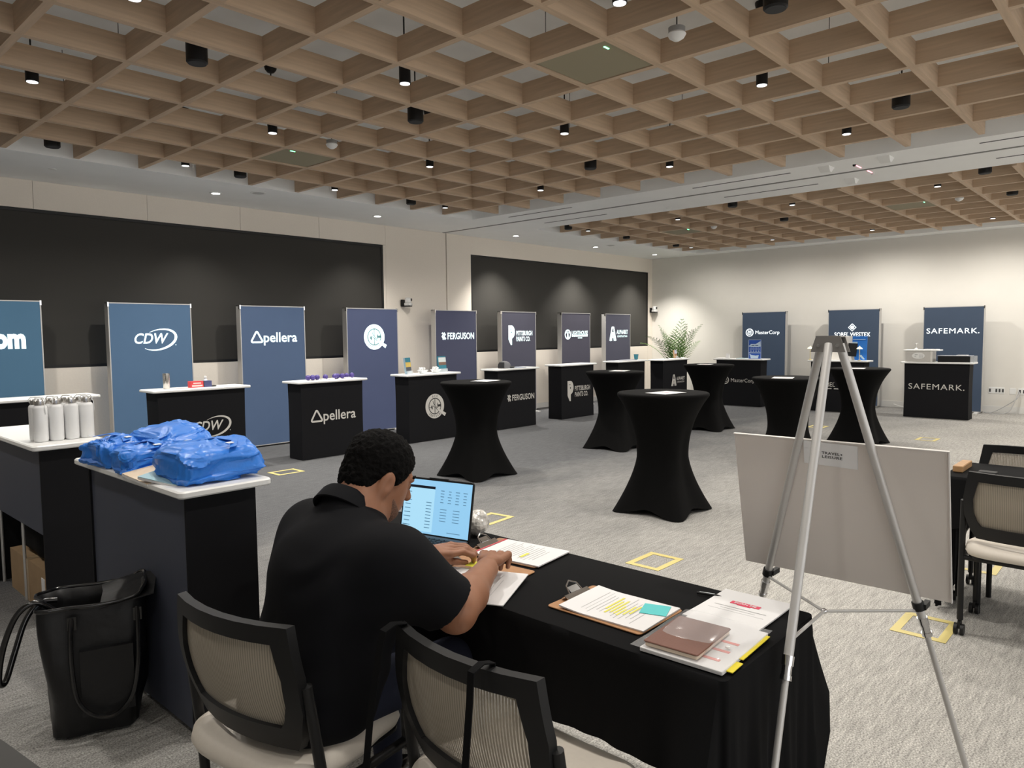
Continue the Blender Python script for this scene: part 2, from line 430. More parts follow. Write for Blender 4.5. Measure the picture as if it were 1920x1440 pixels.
def make_speaker():
    t = thing('pendant_speaker', 'x', 'speaker')
    part('housing', MB().lathe([(0.06, 0.0), (0.068, 0.008), (0.068, 0.17), (0.06, 0.176), (0.01, 0.18)]), BLACKM, t)
    part('grille', MB().lathe([(0.001, -0.003), (0.058, -0.003), (0.058, 0.002), (0.001, 0.002)]), mat('speaker_grille', (0.03, 0.031, 0.033), 0.8), t)
    part('stem', MB().cyl((0, 0, 0.17), (0, 0, DECK - HB), 0.006, n=8), BLACKM, t)
    return t
spk0 = make_speaker(); first = True
for grp, lab, pts in (('speakers in the near grid', 'unlit black cylinder speaker in the near grid', [(-1.5, 3.5), (1.5, 3.5), (1.5, -1.5), (5.5, -1.5), (5.5, 3.5), (-1.5, 8.42), (1.5, 8.42), (5.5, 8.42)]),
                      ('speakers in the far grid', 'unlit black cylinder speaker in the far grid', [(11.05, 3.5), (11.15, 8.42), (11.05, -1.5), (14.05, -1.5), (14.05, 3.5), (14.05, 8.42), (17.05, 8.42)])):
    for b, a in pts:
        t = spk0 if first else copy_tree(spk0); first = False
        where = {3.5: 'middle of the grid', -1.5: 'window side', 8.42: 'screen-side edge'}[a]
        along = {-1.5: 'leftmost', 1.5: 'second along', 5.5: 'nearest the track', 11.05: 'nearest the track', 11.15: 'nearest the track', 14.05: 'second from the track', 17.05: 'nearest the far wall'}[b]
        t.location = (gx(b), gy(a), HB - 0.005); t['label'] = lab + ', ' + where + ', ' + along; t['group'] = grp

def make_sensor():
    t = thing('occupancy_sensor', 'x', 'sensor')
    part('body', MB().lathe([(0.05, 0.02), (0.052, 0.06), (0.02, 0.066)]), mat('sensor_grey', (0.35, 0.35, 0.35), 0.5), t)
    part('dome', MB().lathe([(0.002, -0.022), (0.02, -0.018), (0.045, -0.002), (0.058, 0.02), (0.05, 0.03)]), mat('sensor_white', (0.8, 0.8, 0.78), 0.4), t)
    part('wire', MB().cyl((0, 0, 0.06), (0, 0, DECK - HB - 0.02), 0.004, n=6), BLACKM, t)
    return t
s0 = make_sensor()
for i, (b, a, lab) in enumerate([(1.5, -0.5, 'white dome sensor hanging in the near grid beside the nearer tan panel'), (1.5, 5.5, 'white dome sensor in the near grid beside the tan panel towards the screens'),
                                 (14.05, 5.5, 'white dome sensor in the far grid towards the screen wall'), (14.05, -0.5, 'white dome sensor in the far grid towards the right edge')]):
    t = s0 if i == 0 else copy_tree(s0)
    t.location = (gx(b), gy(a), HB + 0.01); t['label'] = lab; t['group'] = 'dome sensors in the wood grids'

MICP = mat('tan_acoustic_tile', (0.30, 0.265, 0.18), 0.9, noise=0.03, nscale=300)
for b, a, lab in [(1.5, 0.5, 'square tan ceiling panel with green light, nearest the camera'), (1.5, 6.5, 'square tan ceiling panel with green light, in the near grid by the screens'),
                  (14.05, 0.5, 'square tan ceiling panel with tiny light in the far grid, right side'), (14.05, 6.5, 'square tan ceiling panel with tiny light in the far grid, by the screens')]:
    t = thing('ceiling_microphone', lab, 'microphone', (gx(b), gy(a), HB + 0.006), 0, 'square microphone panels in the wood grids')
    part('tile', MB().slab((0, 0, 0.02), (0.565, 0.565, 0.04), 0.01), MICP, t)
    part('status_light', MB().box((-0.185, -0.226, -0.001), (0.05, 0.010, 0.004)), GREEN, t)

# recessed downlights over the screen wall
for i, (x, y) in enumerate([(4.38, 9.06), (6.93, 9.1), (10.13, 9.15), (12.67, 9.18), (14.92, 9.12)]):
    t = thing('recessed_downlight', ['leftmost lit round downlight in the white soffit', 'lit round soffit downlight above the two video walls, second from the left', 'middle lit round soffit downlight, left end of the far video wall', 'lit round soffit downlight over the middle of the far video wall', 'lit round soffit downlight nearest the far corner'][i], 'lamp', (x, y, HB - 0.002), 0, 'recessed soffit downlights')
    part('trim_ring', MB().lathe([(0.052, -0.006), (0.075, -0.004), (0.078, 0.002), (0.052, 0.002), (0.052, -0.006)][:4]), WHITE, t)
    part('lens', MB().lathe([(0.001, -0.0065), (0.05, -0.0065), (0.05, 0.001), (0.001, 0.001)]), LENS_DIM, t)
    spot(t, (0, 0, -0.03), SOFFIT_POWER[i], 100, radius=0.05, blend=0.85)
for (x, y, lab) in [(4.75, 8.68, 'round white ceiling speaker in the soffit over the near video wall'), (12.68, 8.80, 'round white ceiling speaker in the soffit over the far video wall')]:
    t = thing('ceiling_speaker', lab, 'speaker', (x, y, HB - 0.001))
    part('rim', MB().lathe([(0.085, -0.006), (0.10, -0.004), (0.10, 0.001), (0.085, 0.001)]), WHITE, t)
    part('grille', MB().lathe([(0.001, -0.012), (0.05, -0.010), (0.084, -0.004), (0.084, 0.001)]), mat('grille_grey', (0.5, 0.5, 0.49), 0.7), t)
for x, y, lab in [(8.46, 2.98, 'white wedge projector mount on the soffit, near side of the track'), (9.345, 2.99, 'white wedge projector mount on the soffit, far side of the track'), (8.43, 2.36, 'flat white wedge cover on the soffit beside the track')]:
    w = MB().loft([[(-0.09, -0.06, 0), (0.09, -0.06, 0), (0.09, 0.06, 0), (-0.09, 0.06, 0)], [(-0.02, -0.05, -0.055), (0.03, -0.05, -0.055), (0.03, 0.05, -0.055), (-0.02, 0.05, -0.055)]])
    solo('ceiling_wedge', w, WHITE, lab, 'mount', (x, y, HB), group='white wedges on the soffit', smooth=0)
for x, y, dx, lab in [(8.55, 2.71, 0.13, 'small black sensor with red light streak, near side of the ceiling track'), (9.17, 2.70, -0.13, 'small pale sensor with red light streak, far side of the ceiling track')]:
    t = thing('ceiling_sensor', lab, 'sensor', (x, y, HB))
    part('body', MB().lathe([(0.001, -0.02), (0.014, -0.018), (0.018, -0.006), (0.018, 0.001)], n=14), BLACKM if dx > 0 else WHITE, t)
    part('red_streak', MB().box((dx, -0.004, -0.003), (0.16, 0.012, 0.004)), RED_GLOW, t)  # glowing bar standing in for a red streak of light on the soffit
for x, y in [(3.3, 8.75), (9.65, 9.45), (9.9, 9.25), (15.65, 1.9)]:
    pass
for x, y, lab in [(2.55, 9.0, 'thin flush sprinkler cover in the soffit by the near video wall'), (9.55, 5.6, 'thin flush sprinkler cover in the soffit beyond the track')]:
    solo('sprinkler_cover', MB().lathe([(0.001, -0.006), (0.04, -0.004), (0.042, 0.001)]), WHITE, lab, 'sprinkler', (x, y, HB))
# ================================================================== EXHIBITS
def band(mb, pts, ts, y):
    """flat ribbon in x-z through pts with half widths ts"""
    L = []; R = []
    for i, p in enumerate(pts):
        q0 = pts[max(i - 1, 0)]; q1 = pts[min(i + 1, len(pts) - 1)]
        dx, dz = q1[0] - q0[0], q1[1] - q0[1]; l = math.hypot(dx, dz) or 1
        nx, nz = -dz / l, dx / l
        L.append((p[0] + nx * ts[i], y, p[1] + nz * ts[i])); R.append((p[0] - nx * ts[i], y, p[1] - nz * ts[i]))
    n = len(pts)
    mb.add(L + R, [(i, i + 1, n + i + 1, n + i) for i in range(n - 1)])
def flat(mb, pts, y):
    mb.add([(x, y, z) for x, z in pts], [tuple(range(len(pts)))])
def disc(mb, cx, cz, r, y, n=32):
    flat(mb, [(cx + r * math.cos(2 * PI * i / n), cz + r * math.sin(2 * PI * i / n)) for i in range(n)], y)
def loopband(mb, pts, t, y):
    pts = pts + [pts[0]]; band(mb, pts, [t] * len(pts), y)

def logo(kind, cx, cz, w, y=-0.003):
    """returns (bright, dark) builders for a printed mark centred on cx, cz"""
    m, d = MB(), MB(); yd = y - 0.0015
    if kind == 'swoosh':
        add_text(m, 'CDW', cx - 0.09 * w, cz + 0.03 * w, 0.78 * w, 0.25 * w, y, 0.016, 0.28, 1.0)
        n = 40; pts = []; ts = []
        for i in range(n + 1):
            a = math.radians(112 - 262 * i / n)
            x, z = 0.42 * w * math.cos(a), 0.235 * w * math.sin(a)
            t = math.radians(14)
            pts.append((cx + 0.07 * w + x * math.cos(t) - z * math.sin(t), cz + x * math.sin(t) + z * math.cos(t)))
            ts.append(0.004 * w + 0.026 * w * math.sin(PI * i / n) ** 1.2)
        band(m, pts, ts, y + 0.0005)
        disc(m, cx + 0.47 * w, cz - 0.13 * w, 0.012 * w, y, 10)
    elif kind == 'triangle':
        tx = cx - 0.385 * w; R = 0.105 * w
        pts = []
        for k in range(3):
            a0 = PI / 2 + k * 2 * PI / 3
            c = (tx + R * math.cos(a0), cz - 0.0 * w + R * math.sin(a0))
            for q in range(-3, 4):
                a = a0 + q * 0.33; pts.append((c[0] + 0.022 * w * math.cos(a), c[1] + 0.022 * w * math.sin(a)))
        loopband(m, pts, 0.017 * w, y)
        add_text(m, 'pellera', cx + 0.13 * w, cz - 0.012 * w, 0.74 * w, 0.26 * w, y, 0.012)
    elif kind == 'seal':
        R = w / 2
        disc(m, cx, cz, R, y, 48)
        band(m, [(cx + R * 0.3, cz - R * 0.28), (cx + R * 1.12, cz - R * 0.78)], [0.07 * R, 0.15 * R], y - 0.003)
        d.ring(cx, cz, 0.67 * R, 0.60 * R, yd, yd + 0.0005, 40)
        band(d, [(cx, cz + 0.61 * R), (cx, cz + 0.1 * R)], [0.03 * R] * 2, yd); band(d, [(cx, cz - 0.12 * R), (cx, cz - 0.61 * R)], [0.03 * R] * 2, yd)
        band(d, [(cx - 0.2 * R, cz + 0.42 * R), (cx - 0.17 * R, cz + 0.25 * R), (cx + 0.02 * R, cz + 0.02 * R), (cx + 0.25 * R, cz - 0.16 * R)], [0.026 * R] * 4, yd)
        band(d, [(cx - 0.2 * R, cz + 0.03 * R), (cx + 0.1 * R, cz - 0.16 * R), (cx + 0.42 * R, cz - 0.45 * R)], [0.026 * R] * 3, yd)
        flat(d, [(cx + 0.24 * R, cz + 0.32 * R), (cx + 0.36 * R, cz + 0.1 * R), (cx + 0.6 * R, cz + 0.12 * R), (cx + 0.6 * R, cz - 0.08 * R), (cx + 0.38 * R, cz - 0.06 * R), (cx + 0.28 * R, cz - 0.2 * R)], yd)
        flat(d, [(cx - 0.38 * R, cz + 0.06 * R), (cx - 0.26 * R, cz + 0.06 * R), (cx - 0.24 * R, cz - 0.28 * R), (cx - 0.34 * R, cz - 0.2 * R), (cx - 0.42 * R, cz - 0.1 * R)], yd)
        band(d, [(cx - 0.63 * R, cz - 0.08 * R), (cx - 0.4 * R, cz - 0.08 * R)], [0.02 * R] * 2, yd)
        for s, a0, a1, up in (('JCQ', 106, 74, 1), ('SERVICES', 228, 318, -1)):
            for i, ch in enumerate(s):
                a = math.radians(a0 + (a1 - a0) * i / (len(s) - 1))
                add_text(d, ch, cx + 0.82 * R * math.cos(a), cz + 0.82 * R * math.sin(a), (0.10 if ch != 'I' else 0.03) * R, 0.17 * R, yd, 0.02, rot=(a - PI / 2) if up > 0 else (a + PI / 2))
    elif kind == 'ribbon':
        for k in (-1, 0):
            x = cx - 0.45 * w + k * 0.055 * w + 0.02 * w
            band(m, [(x - 0.01 * w, cz + 0.07 * w), (x + 0.035 * w, cz + 0.035 * w), (x - 0.005 * w, cz - 0.01 * w), (x + 0.04 * w, cz - 0.055 * w), (x + 0.01 * w, cz - 0.075 * w)], [0.02 * w] * 5, y)
        add_text(m, 'FERGUSON', cx + 0.085 * w, cz, 0.83 * w, 0.15 * w, y, 0.02, 0, 1.05)
    elif kind == 'brush':
        x0 = cx - 0.5 * w; h = 0.27 * w
        flat(m, [(x0, cz + h), (x0 + 0.12 * w, cz + h)] + [(x0 + 0.12 * w + 0.14 * w * math.cos(a), cz + 0.09 * w + 0.18 * w * math.sin(a)) for a in [PI / 2 - PI * i / 12 for i in range(1, 12)]] + [(x0 + 0.14 * w, cz - 0.09 * w), (x0 + 0.14 * w, cz - h), (x0 + 0.09 * w, cz - h), (x0, cz - 0.12 * w)], y)
        disc(d, x0 + 0.12 * w, cz + 0.08 * w, 0.022 * w, yd, 12)
        band(d, [(x0 + 0.06 * w, cz + 0.17 * w), (x0 + 0.13 * w, cz + 0.17 * w)], [0.008 * w] * 2, yd)
        add_text(m, 'PITTSBURGH', cx + 0.16 * w, cz + 0.055 * w, 0.68 * w, 0.13 * w, y, 0.018, 0, 1.05)
        add_text(m, 'PAINTS CO.', cx + 0.11 * w, cz - 0.105 * w, 0.58 * w, 0.13 * w, y, 0.018, 0, 1.05)
    elif kind == 'beacon':
        x0 = cx - 0.37 * w
        m.ring(x0, cz, 0.13 * w, 0.095 * w, y, y + 0.0008, 32)
        flat(m, [(x0 - 0.022 * w, cz + 0.05 * w), (x0 + 0.022 * w, cz + 0.05 * w), (x0 + 0.04 * w, cz - 0.09 * w), (x0 - 0.04 * w, cz - 0.09 * w)], y)
        for s in (-1, 1):
            flat(m, [(x0 + s * 0.03 * w, cz + 0.05 * w), (x0 + s * 0.09 * w, cz + 0.075 * w), (x0 + s * 0.09 * w, cz + 0.02 * w)], y)
        flat(m, [(x0 - 0.03 * w, cz + 0.056 * w), (x0 + 0.03 * w, cz + 0.056 * w), (x0, cz + 0.09 * w)], y)
        add_text(m, 'LIGHTHOUSE', cx + 0.15 * w, cz + 0.045 * w, 0.70 * w, 0.10 * w, y, 0.014, 0, 1.05)
        for k in range(9): flat(m, [(cx - 0.2 * w + k * 0.078 * w + q[0] * 0.065 * w, cz - 0.06 * w + q[1] * 0.05 * w) for q in ((0, 0), (1, 0), (1, 1), (0, 1))], y)
        for k in range(3): flat(m, [(cx + 0.06 * w + k * 0.065 * w + q[0] * 0.055 * w, cz - 0.105 * w + q[1] * 0.025 * w) for q in ((0, 0), (1, 0), (1, 1), (0, 1))], y)
    elif kind == 'letter_a':
        x0 = cx - 0.33 * w
        for s in (-1, 1):
            band(m, [(x0 + s * 0.155 * w, cz - 0.21 * w), (x0 + s * 0.04 * w, cz + 0.2 * w)], [0.032 * w] * 2, y)
            band(m, [(x0 + s * 0.075 * w, cz - 0.21 * w), (x0 + s * 0.012 * w, cz + 0.06 * w)], [0.024 * w] * 2, y + 0.0004)
        band(m, [(x0 - 0.06 * w, cz + 0.2 * w), (x0 + 0.06 * w, cz + 0.2 * w)], [0.025 * w] * 2, y)
        band(m, [(x0 - 0.045 * w, cz - 0.1 * w), (x0 + 0.045 * w, cz - 0.1 * w)], [0.02 * w] * 2, y)
        add_text(m, 'ALPHABET', cx + 0.18 * w, cz + 0.06 * w, 0.62 * w, 0.13 * w, y, 0.016, 0, 1.1)
        add_text(m, 'CONSTRUCTION', cx + 0.18 * w, cz - 0.075 * w, 0.55 * w, 0.06 * w, y, 0.012, 0, 1.1)
    elif kind == 'crew':
        x0 = cx - 0.385 * w
        m.ring(x0, cz, 0.115 * w, 0.092 * w, y, y + 0.0008, 32)
        for dx, zz in ((-0.04, 0.0), (0.04, 0.0), (0, -0.008)):
            disc(m, x0 + dx * w, cz + 0.045 * w + zz * w, 0.017 * w, y, 14)
            m.ring(x0 + dx * w, cz - 0.02 * w + zz * w, 0.040 * w, 0.027 * w, y, y + 0.0008, 20, sx=0.62)
        add_text(m, 'MasterCorp', cx + 0.14 * w, cz - 0.012 * w, 0.70 * w, 0.135 * w, y, 0.0)
    elif kind == 'diamond':
        z0 = cz + 0.16 * w; R = 0.105 * w
        loopband(m, [(cx, z0 + R), (cx + R, z0), (cx, z0 - R), (cx - R, z0)], 0.011 * w, y)
        disc(m, cx, z0, 0.042 * w, y, 16)
        for a in range(8): disc(m, cx + 0.038 * w * math.cos(a * PI / 4), z0 + 0.038 * w * math.sin(a * PI / 4), 0.016 * w, y, 8)
        add_text(m, 'SOBEL WESTEX', cx, cz - 0.045 * w, w, 0.115 * w, y, 0.006, 0, 1.0)
        v, f = m.v, m.f
        for k in range(12):   # serif feet under and over the capitals
            xx = cx - 0.465 * w + k * 0.0845 * w
            if k != 5:
                for zz in (-0.1, 0.008): flat(m, [(xx - 0.02 * w, cz + zz * w), (xx + 0.02 * w, cz + zz * w), (xx + 0.02 * w, cz + (zz + 0.006) * w), (xx - 0.02 * w, cz + (zz + 0.006) * w)], y)
        for k in range(3):
            flat(m, [(cx - 0.42 * w + k * 0.3 * w, cz - 0.165 * w), (cx - 0.18 * w + k * 0.3 * w, cz - 0.165 * w), (cx - 0.18 * w + k * 0.3 * w, cz - 0.14 * w), (cx - 0.42 * w + k * 0.3 * w, cz - 0.14 * w)], y)
    elif kind == 'wide':
        add_text(m, 'SAFEMARK', cx - 0.015 * w, cz, 0.95 * w, 0.112 * w, y, 0.0, 0, 1.12)
        disc(m, cx + 0.485 * w, cz - 0.045 * w, 0.012 * w, y, 10)
    elif kind == 'om':
        add_text(m, 'wyndham.com'[-5:] if False else 'om', cx, cz, w, 0.56 * w, y, 0.05)
    return m, d

# ---- light boxes: silver frame, blue stretched fabric lit from inside, glowing mark
BOXCOL = {}
def fabric(i, col, em):
    return mat('lightbox_fabric_%s' % 'abcdefghijk'[i], tuple(c * 0.6 for c in col), 0.85, emit=em * 0.42, ecol=col, noise=0.03, nscale=5)
def lightbox(i, x, y, rz, kind, lw, lcx, col, em, lab, glow):
    t = thing('lightbox_panel', lab, 'display panel', (x, y, 0), rz, 'lightbox panels behind the exhibit counters')
    Wd, Hh, T = 0.99, 1.965, 0.10
    part('fabric', MB().b2((-Wd / 2 + 0.012, -T / 2, 0.03), (Wd / 2 - 0.012, T / 2, Hh - 0.012)), fabric(i, col, em), t, smooth=0)
    f = MB()
    for s in (-1, 1): f.b2((s * (Wd / 2 - 0.012), -T / 2 - 0.004, 0.02), (s * Wd / 2, T / 2 + 0.004, Hh))
    f.b2((-Wd / 2, -T / 2 - 0.004, Hh - 0.012), (Wd / 2, T / 2 + 0.004, Hh)).b2((-Wd / 2, -T / 2 - 0.004, 0.02), (Wd / 2, T / 2 + 0.004, 0.032))
    part('frame', f, SILVER, t, smooth=0)
    for s in (-1, 1):
        c = MB(); c.b2((s * (Wd / 2 + 0.004), -T / 2 - 0.008, Hh - 0.05), (s * (Wd / 2 - 0.014), -T / 2 + 0.03, Hh + 0.004))
        part('corner_clip', c, CHROME, t, smooth=0)
    for s in (-1, 1): part('foot', MB().b2((s * 0.42 - 0.03, -0.2, 0), (s * 0.42 + 0.03, 0.16, 0.02)), BOARDW, t, smooth=0)
    m, d = logo(kind, lcx, 1.515 if kind != 'diamond' else 1.49, lw, -T / 2 - 0.004)
    lo = part('logo', m, glow, t, smooth=0)
    if d.v: part('logo_linework', d, mat('logo_dark', (0.10, 0.28, 0.30), 0.7), lo, smooth=0)
    return t
PY, PX = 9.45, 15.6
navy = (0.062, 0.078, 0.125); slate = (0.072, 0.112, 0.185)
lb = [(1.985, 'om', 0.30, 0.18, (0.052, 0.120, 0.190), 0.75, 'blue lightbox panel cut by the left edge, white letters om'),
      (3.66, 'swoosh', 0.52, 0.04, (0.062, 0.118, 0.200), 0.75, 'blue lightbox with slanted three-letter mark in a swoosh'),
      (5.31, 'triangle', 0.70, 0.01, (0.062, 0.098, 0.175), 0.65, 'blue lightbox with small triangle outline before lower-case lettering'),
      (7.02, 'seal', 0.40, 0.02, (0.062, 0.078, 0.150), 0.6, 'slate lightbox with round white seal and diagonal bar'),
      (8.82, 'ribbon', 0.78, 0.04, (0.060, 0.064, 0.110), 0.55, 'slate lightbox with ribbon mark and bold capitals, between the video walls'),
      (10.47, 'brush', 0.69, 0.04, (0.080, 0.078, 0.110), 0.45, 'grey lightbox with tall white P mark and two-line name'),
      (12.27, 'beacon', 0.80, 0.01, (0.080, 0.076, 0.105), 0.45, 'grey lightbox with round tower emblem and stacked small lettering'),
      (13.83, 'letter_a', 0.73, 0.03, (0.076, 0.076, 0.108), 0.45, 'grey lightbox with large striped letter A, farthest along the screen wall')]
for i, (x, k, w, cx, col, em, lab) in enumerate(lb): lightbox(i, x, PY, 0, k, w, cx, col, em, lab, LOGOW)
for i, (y, k, w, cx, lab) in enumerate([(6.75, 'crew', 0.77, -0.02, 'dark blue lightbox with circle of three figures on the far wall'), (4.88, 'diamond', 0.69, -0.02, 'dark blue lightbox with small diamond above serif capitals'), (3.12, 'wide', 0.87, -0.01, 'dark blue lightbox with wide plain capitals, rightmost on the far wall')]):
    lightbox(8 + i, PX, y, -PI / 2, k, w, cx, (0.052, 0.078, 0.125), 0.35, lab, LOGOF)

# ---- exhibit counters: white top on a black stretched-fabric box
BACKLIT = mat('counter_sheer', (0.075, 0.083, 0.115), 0.55, alpha=0.72)
def counter(x, y, rz, w, lab, kind=None, lw=0.5, lcx=0.0, lz=0.53, depth=0.30, openback=False, zt=0.98, sheer0=0.03):
    """front face at local y=-depth/2, origin on the floor below the middle"""
    t = thing('exhibit_counter', lab, 'counter', (x, y, 0), rz, 'exhibit counters with white tops')
    part('worktop', MB().slab((0, 0, zt - 0.014), (w + 0.12, depth + 0.09, 0.028), 0.025, 0.006), BOARDW, t)
    h = zt - 0.028
    b = MB(); n = 10; loops = []
    for k in range(n + 1):
        z = 0.004 + (h - 0.004) * k / n
        s = 1 - 0.012 * math.sin(PI * k / n)
        hw, hd = w / 2 * s, depth / 2 * s
        loops.append([(-hw, -hd, z), (hw, -hd, z), (hw, hd, z), (-hw, hd, z)])
    if not openback:
        b.loft(loops)
        part('fabric_cover', b, CTRF, t, smooth=0)
    else:
        c = MB()                       # front and both ends wrapped, the back side left sheer
        c.b2((-w / 2, -depth / 2, 0.004), (w / 2, -depth / 2 + 0.012, h)).b2((-w / 2, -depth / 2 + 0.012, 0.004), (-w / 2 + 0.012, depth / 2, h)).b2((w / 2 - 0.012, -depth / 2 + 0.012, 0.004), (w / 2, depth / 2, h))
        part('fabric_cover', c, CTRF, t, smooth=0)
        part('sheer_back', MB().b2((-w / 2 + 0.013, depth / 2 - 0.012, sheer0), (w / 2 - 0.013, depth / 2 - 0.009, h)), BACKLIT, t, smooth=0)
        part('shelf', MB().b2((-w / 2 + 0.02, -depth / 2 + 0.02, 0.60), (w / 2 - 0.02, depth / 2 - 0.03, 0.615)), mat('shelf_grey', (0.25, 0.26, 0.3), 0.6), t, smooth=0)
        fr = MB()
        for xx in (-w / 2 + 0.03, 0, w / 2 - 0.03):
            fr.cyl((xx, depth / 2 - 0.03, 0.0), (xx, depth / 2 - 0.03, h), 0.009, n=8)
        for s in (-1, 1):
            fr.cyl((s * 0.03, depth / 2 - 0.03, 0.5), (s * (w / 2 - 0.03), depth / 2 - 0.03, 0.94), 0.006, n=8); fr.cyl((s * (w / 2 - 0.03), depth / 2 - 0.03, 0.5), (s * 0.03, depth / 2 - 0.03, 0.94), 0.006, n=8)
        part('truss', fr, SILVER, t)
    if kind:
        m, d = logo(kind, lcx, lz, lw, -depth / 2 - 0.003)
        lo = part('logo', m, LOGOP, t, smooth=0)
        if d.v: part('logo_linework', d, DARKINK, lo, smooth=0)
    return t
CY = 8.12
counter(2.03, CY, 0, 0.96, 'counter with white top at the left edge, behind the white bottles')
counter(3.62, CY, 0, 0.98, 'counter printed with slanted three-letter mark and swoosh', 'swoosh', 0.44, 0.09, 0.54)
counter(5.285, CY - 0.02, 0, 0.92, 'counter printed with triangle outline, row of purple balls on top', 'triangle', 0.66, 0.01, 0.52)
counter(7.03, CY + 0.03, 0, 0.93, 'counter printed with round seal and diagonal bar', 'seal', 0.36, 0.02, 0.5)
counter(8.855, CY + 0.03, 0, 0.93, 'counter printed with bold capitals behind the first cocktail table', 'ribbon', 0.66, 0.09, 0.5)
counter(10.62, CY + 0.13, 0, 0.97, 'counter printed with tall P mark, right of the cap', 'brush', 0.68, 0.03, 0.5)
counter(12.45, CY + 0.16, 0, 0.96, 'plain counter half hidden behind a cocktail table, below the tower emblem panel')
counter(13.63, 7.97, 0, 1.0, 'counter printed with large striped letter A, by the palm', 'letter_a', 0.55, 0.12, 0.53)
CX = 14.43
counter(CX, 6.73, -PI / 2, 0.97, 'counter on the far side printed with circle emblem, blue poster on top', 'crew', 0.74, 0.0, 0.53)
counter(CX, 4.76, -PI / 2, 0.97, 'counter printed with diamond and serif capitals behind the easel', 'diamond', 0.72, 0.04, 0.55)
counter(CX - 0.05, 3.09, -PI / 2, 1.0, 'rightmost counter printed with wide capitals, white safe on top', 'wide', 0.87, 0.0, 0.55)
counter(1.29, 3.24, PI / 2, 1.05, 'counter seen from its end, heaped with blue plastic bags', depth=0.28, openback=True)
counter(1.27, 4.98, PI / 2, 1.05, 'counter seen from its end with white bottles on top', depth=0.28, openback=True, sheer0=0.48)

# ================================================================== COCKTAIL TABLES
def cover_mesh():
    N, K = 64, 30; zt = 1.03; loops = []
    for k in range(K + 1):
        u = k / K
        z = zt - 0.03 - u * (zt - 0.03)
        loop = []
        for i in range(N):
            th = 2 * PI * i / N
            q = (th % (PI / 2)) - PI / 4
            sq = 0.335 / max(abs(math.cos(th)), abs(math.sin(th)))       # square foot print
            foot = 0.5 + 0.5 * math.cos(4 * (th - PI / 4))
            base = min(sq, 0.445) * (0.86 + 0.14 * foot)
            circ = 0.39
            s = u
            waist = 0.205 + 0.02 * math.cos(4 * (th - PI / 4))
            # top -> waist -> base blend
            if s < 0.52:
                f = s / 0.52; r = waist + (circ - waist) * (1 - f) ** 2.1
            else:
                f = (s - 0.52) / 0.48; r = waist + (base - waist) * f ** 1.45
            hem = 0.05 * (1 - foot) * u ** 6
            loop.append((r * math.cos(th), r * math.sin(th), z + hem + 0.003))
        loops.append(loop)
    m = MB()
    top = [[(r * math.cos(2 * PI * i / N), r * math.sin(2 * PI * i / N), z) for i in range(N)] for r, z in ((0.36, zt), (0.382, zt - 0.003), (0.39, zt - 0.012))]
    m.loft(top + loops, True, False)
    return m
t0 = thing('cocktail_table', 'x', 'table')
part('stretch_cover', cover_mesh(), SPANDEX, t0, smooth=60)
part('table_top', MB().lathe([(0.001, 1.0), (0.37, 1.0), (0.378, 1.012), (0.37, 1.024), (0.001, 1.024)], n=48), BLACKP, t0)
part('pole', MB().cyl((0, 0, 0.03), (0, 0, 1.0), 0.035), BLACKM, t0)
b_ = MB()
for a in range(4): b_.box((0.2 * math.cos(a * PI / 2 + PI / 4), 0.2 * math.sin(a * PI / 2 + PI / 4), 0.02), (0.40, 0.05, 0.03), (0, 0, a * PI / 2 + PI / 4))
part('base', b_, BLACKM, t0)
def flyer(loc, rz, lab, cat='paper', group=None, print_=True, size=(0.28, 0.216)):
    t = thing('flyer', lab, cat, loc, rz, group)
    part('sheet', MB().box((0, 0, 0.0006), (size[0], size[1], 0.0012)), PAPER, t, smooth=0)
    if print_: part('red_banner', MB().box((-0.01, 0, 0.0015), (0.028, 0.085, 0.0006)), mat('red_print', (0.75, 0.12, 0.16), 0.7), t, smooth=0)
    return t
ctab = [(5.58, 5.65, 0.0, 'black cocktail table nearest the screen wall counters, left of the group'), (8.12, 5.57, 0.06, 'black cocktail table behind the nearest one, in front of the P-mark counter'),
        (5.49, 3.27, 0.05, 'large black cocktail table nearest the camera in the middle of the floor'), (10.62, 5.5, 0.05, 'black cocktail table in front of the circle-emblem counter'),
        (8.05, 3.2, 0.0, 'black cocktail table directly behind the left leg of the easel'), (10.5, 3.21, -0.04, 'black cocktail table behind the easel, right of its legs')]
for i, (x, y, rz, lab) in enumerate(ctab):
    t = t0 if i == 0 else copy_tree(t0)
    t.location = (x, y, 0); t.rotation_euler = (0, 0, rz); t['label'] = lab; t['group'] = 'cocktail tables with stretch covers'
fp = [(5.70, 5.62, 0.2), (8.2, 5.55, 0.3), (5.42, 3.2, -0.15), (10.55, 5.52, 0.3), (7.9, 3.2, 0.3), (10.35, 3.2, 0.2)]
fl = ['cocktail table nearest the screen wall', 'cocktail table in front of the P-mark counter', 'large cocktail table in the middle', 'cocktail table before the circle-emblem counter', 'cocktail table behind the left easel leg', 'cocktail table right of the easel legs']
for (x, y, rz), l in zip(fp, fl):
    flyer((x, y, 1.031), rz, 'white flyer on the ' + l, 'paper', 'flyers on cocktail tables')
# ================================================================== THINGS ON THE FAR COUNTERS
ZC = 0.981
def col(name, c, rough=0.6): return mat(name, c, rough)
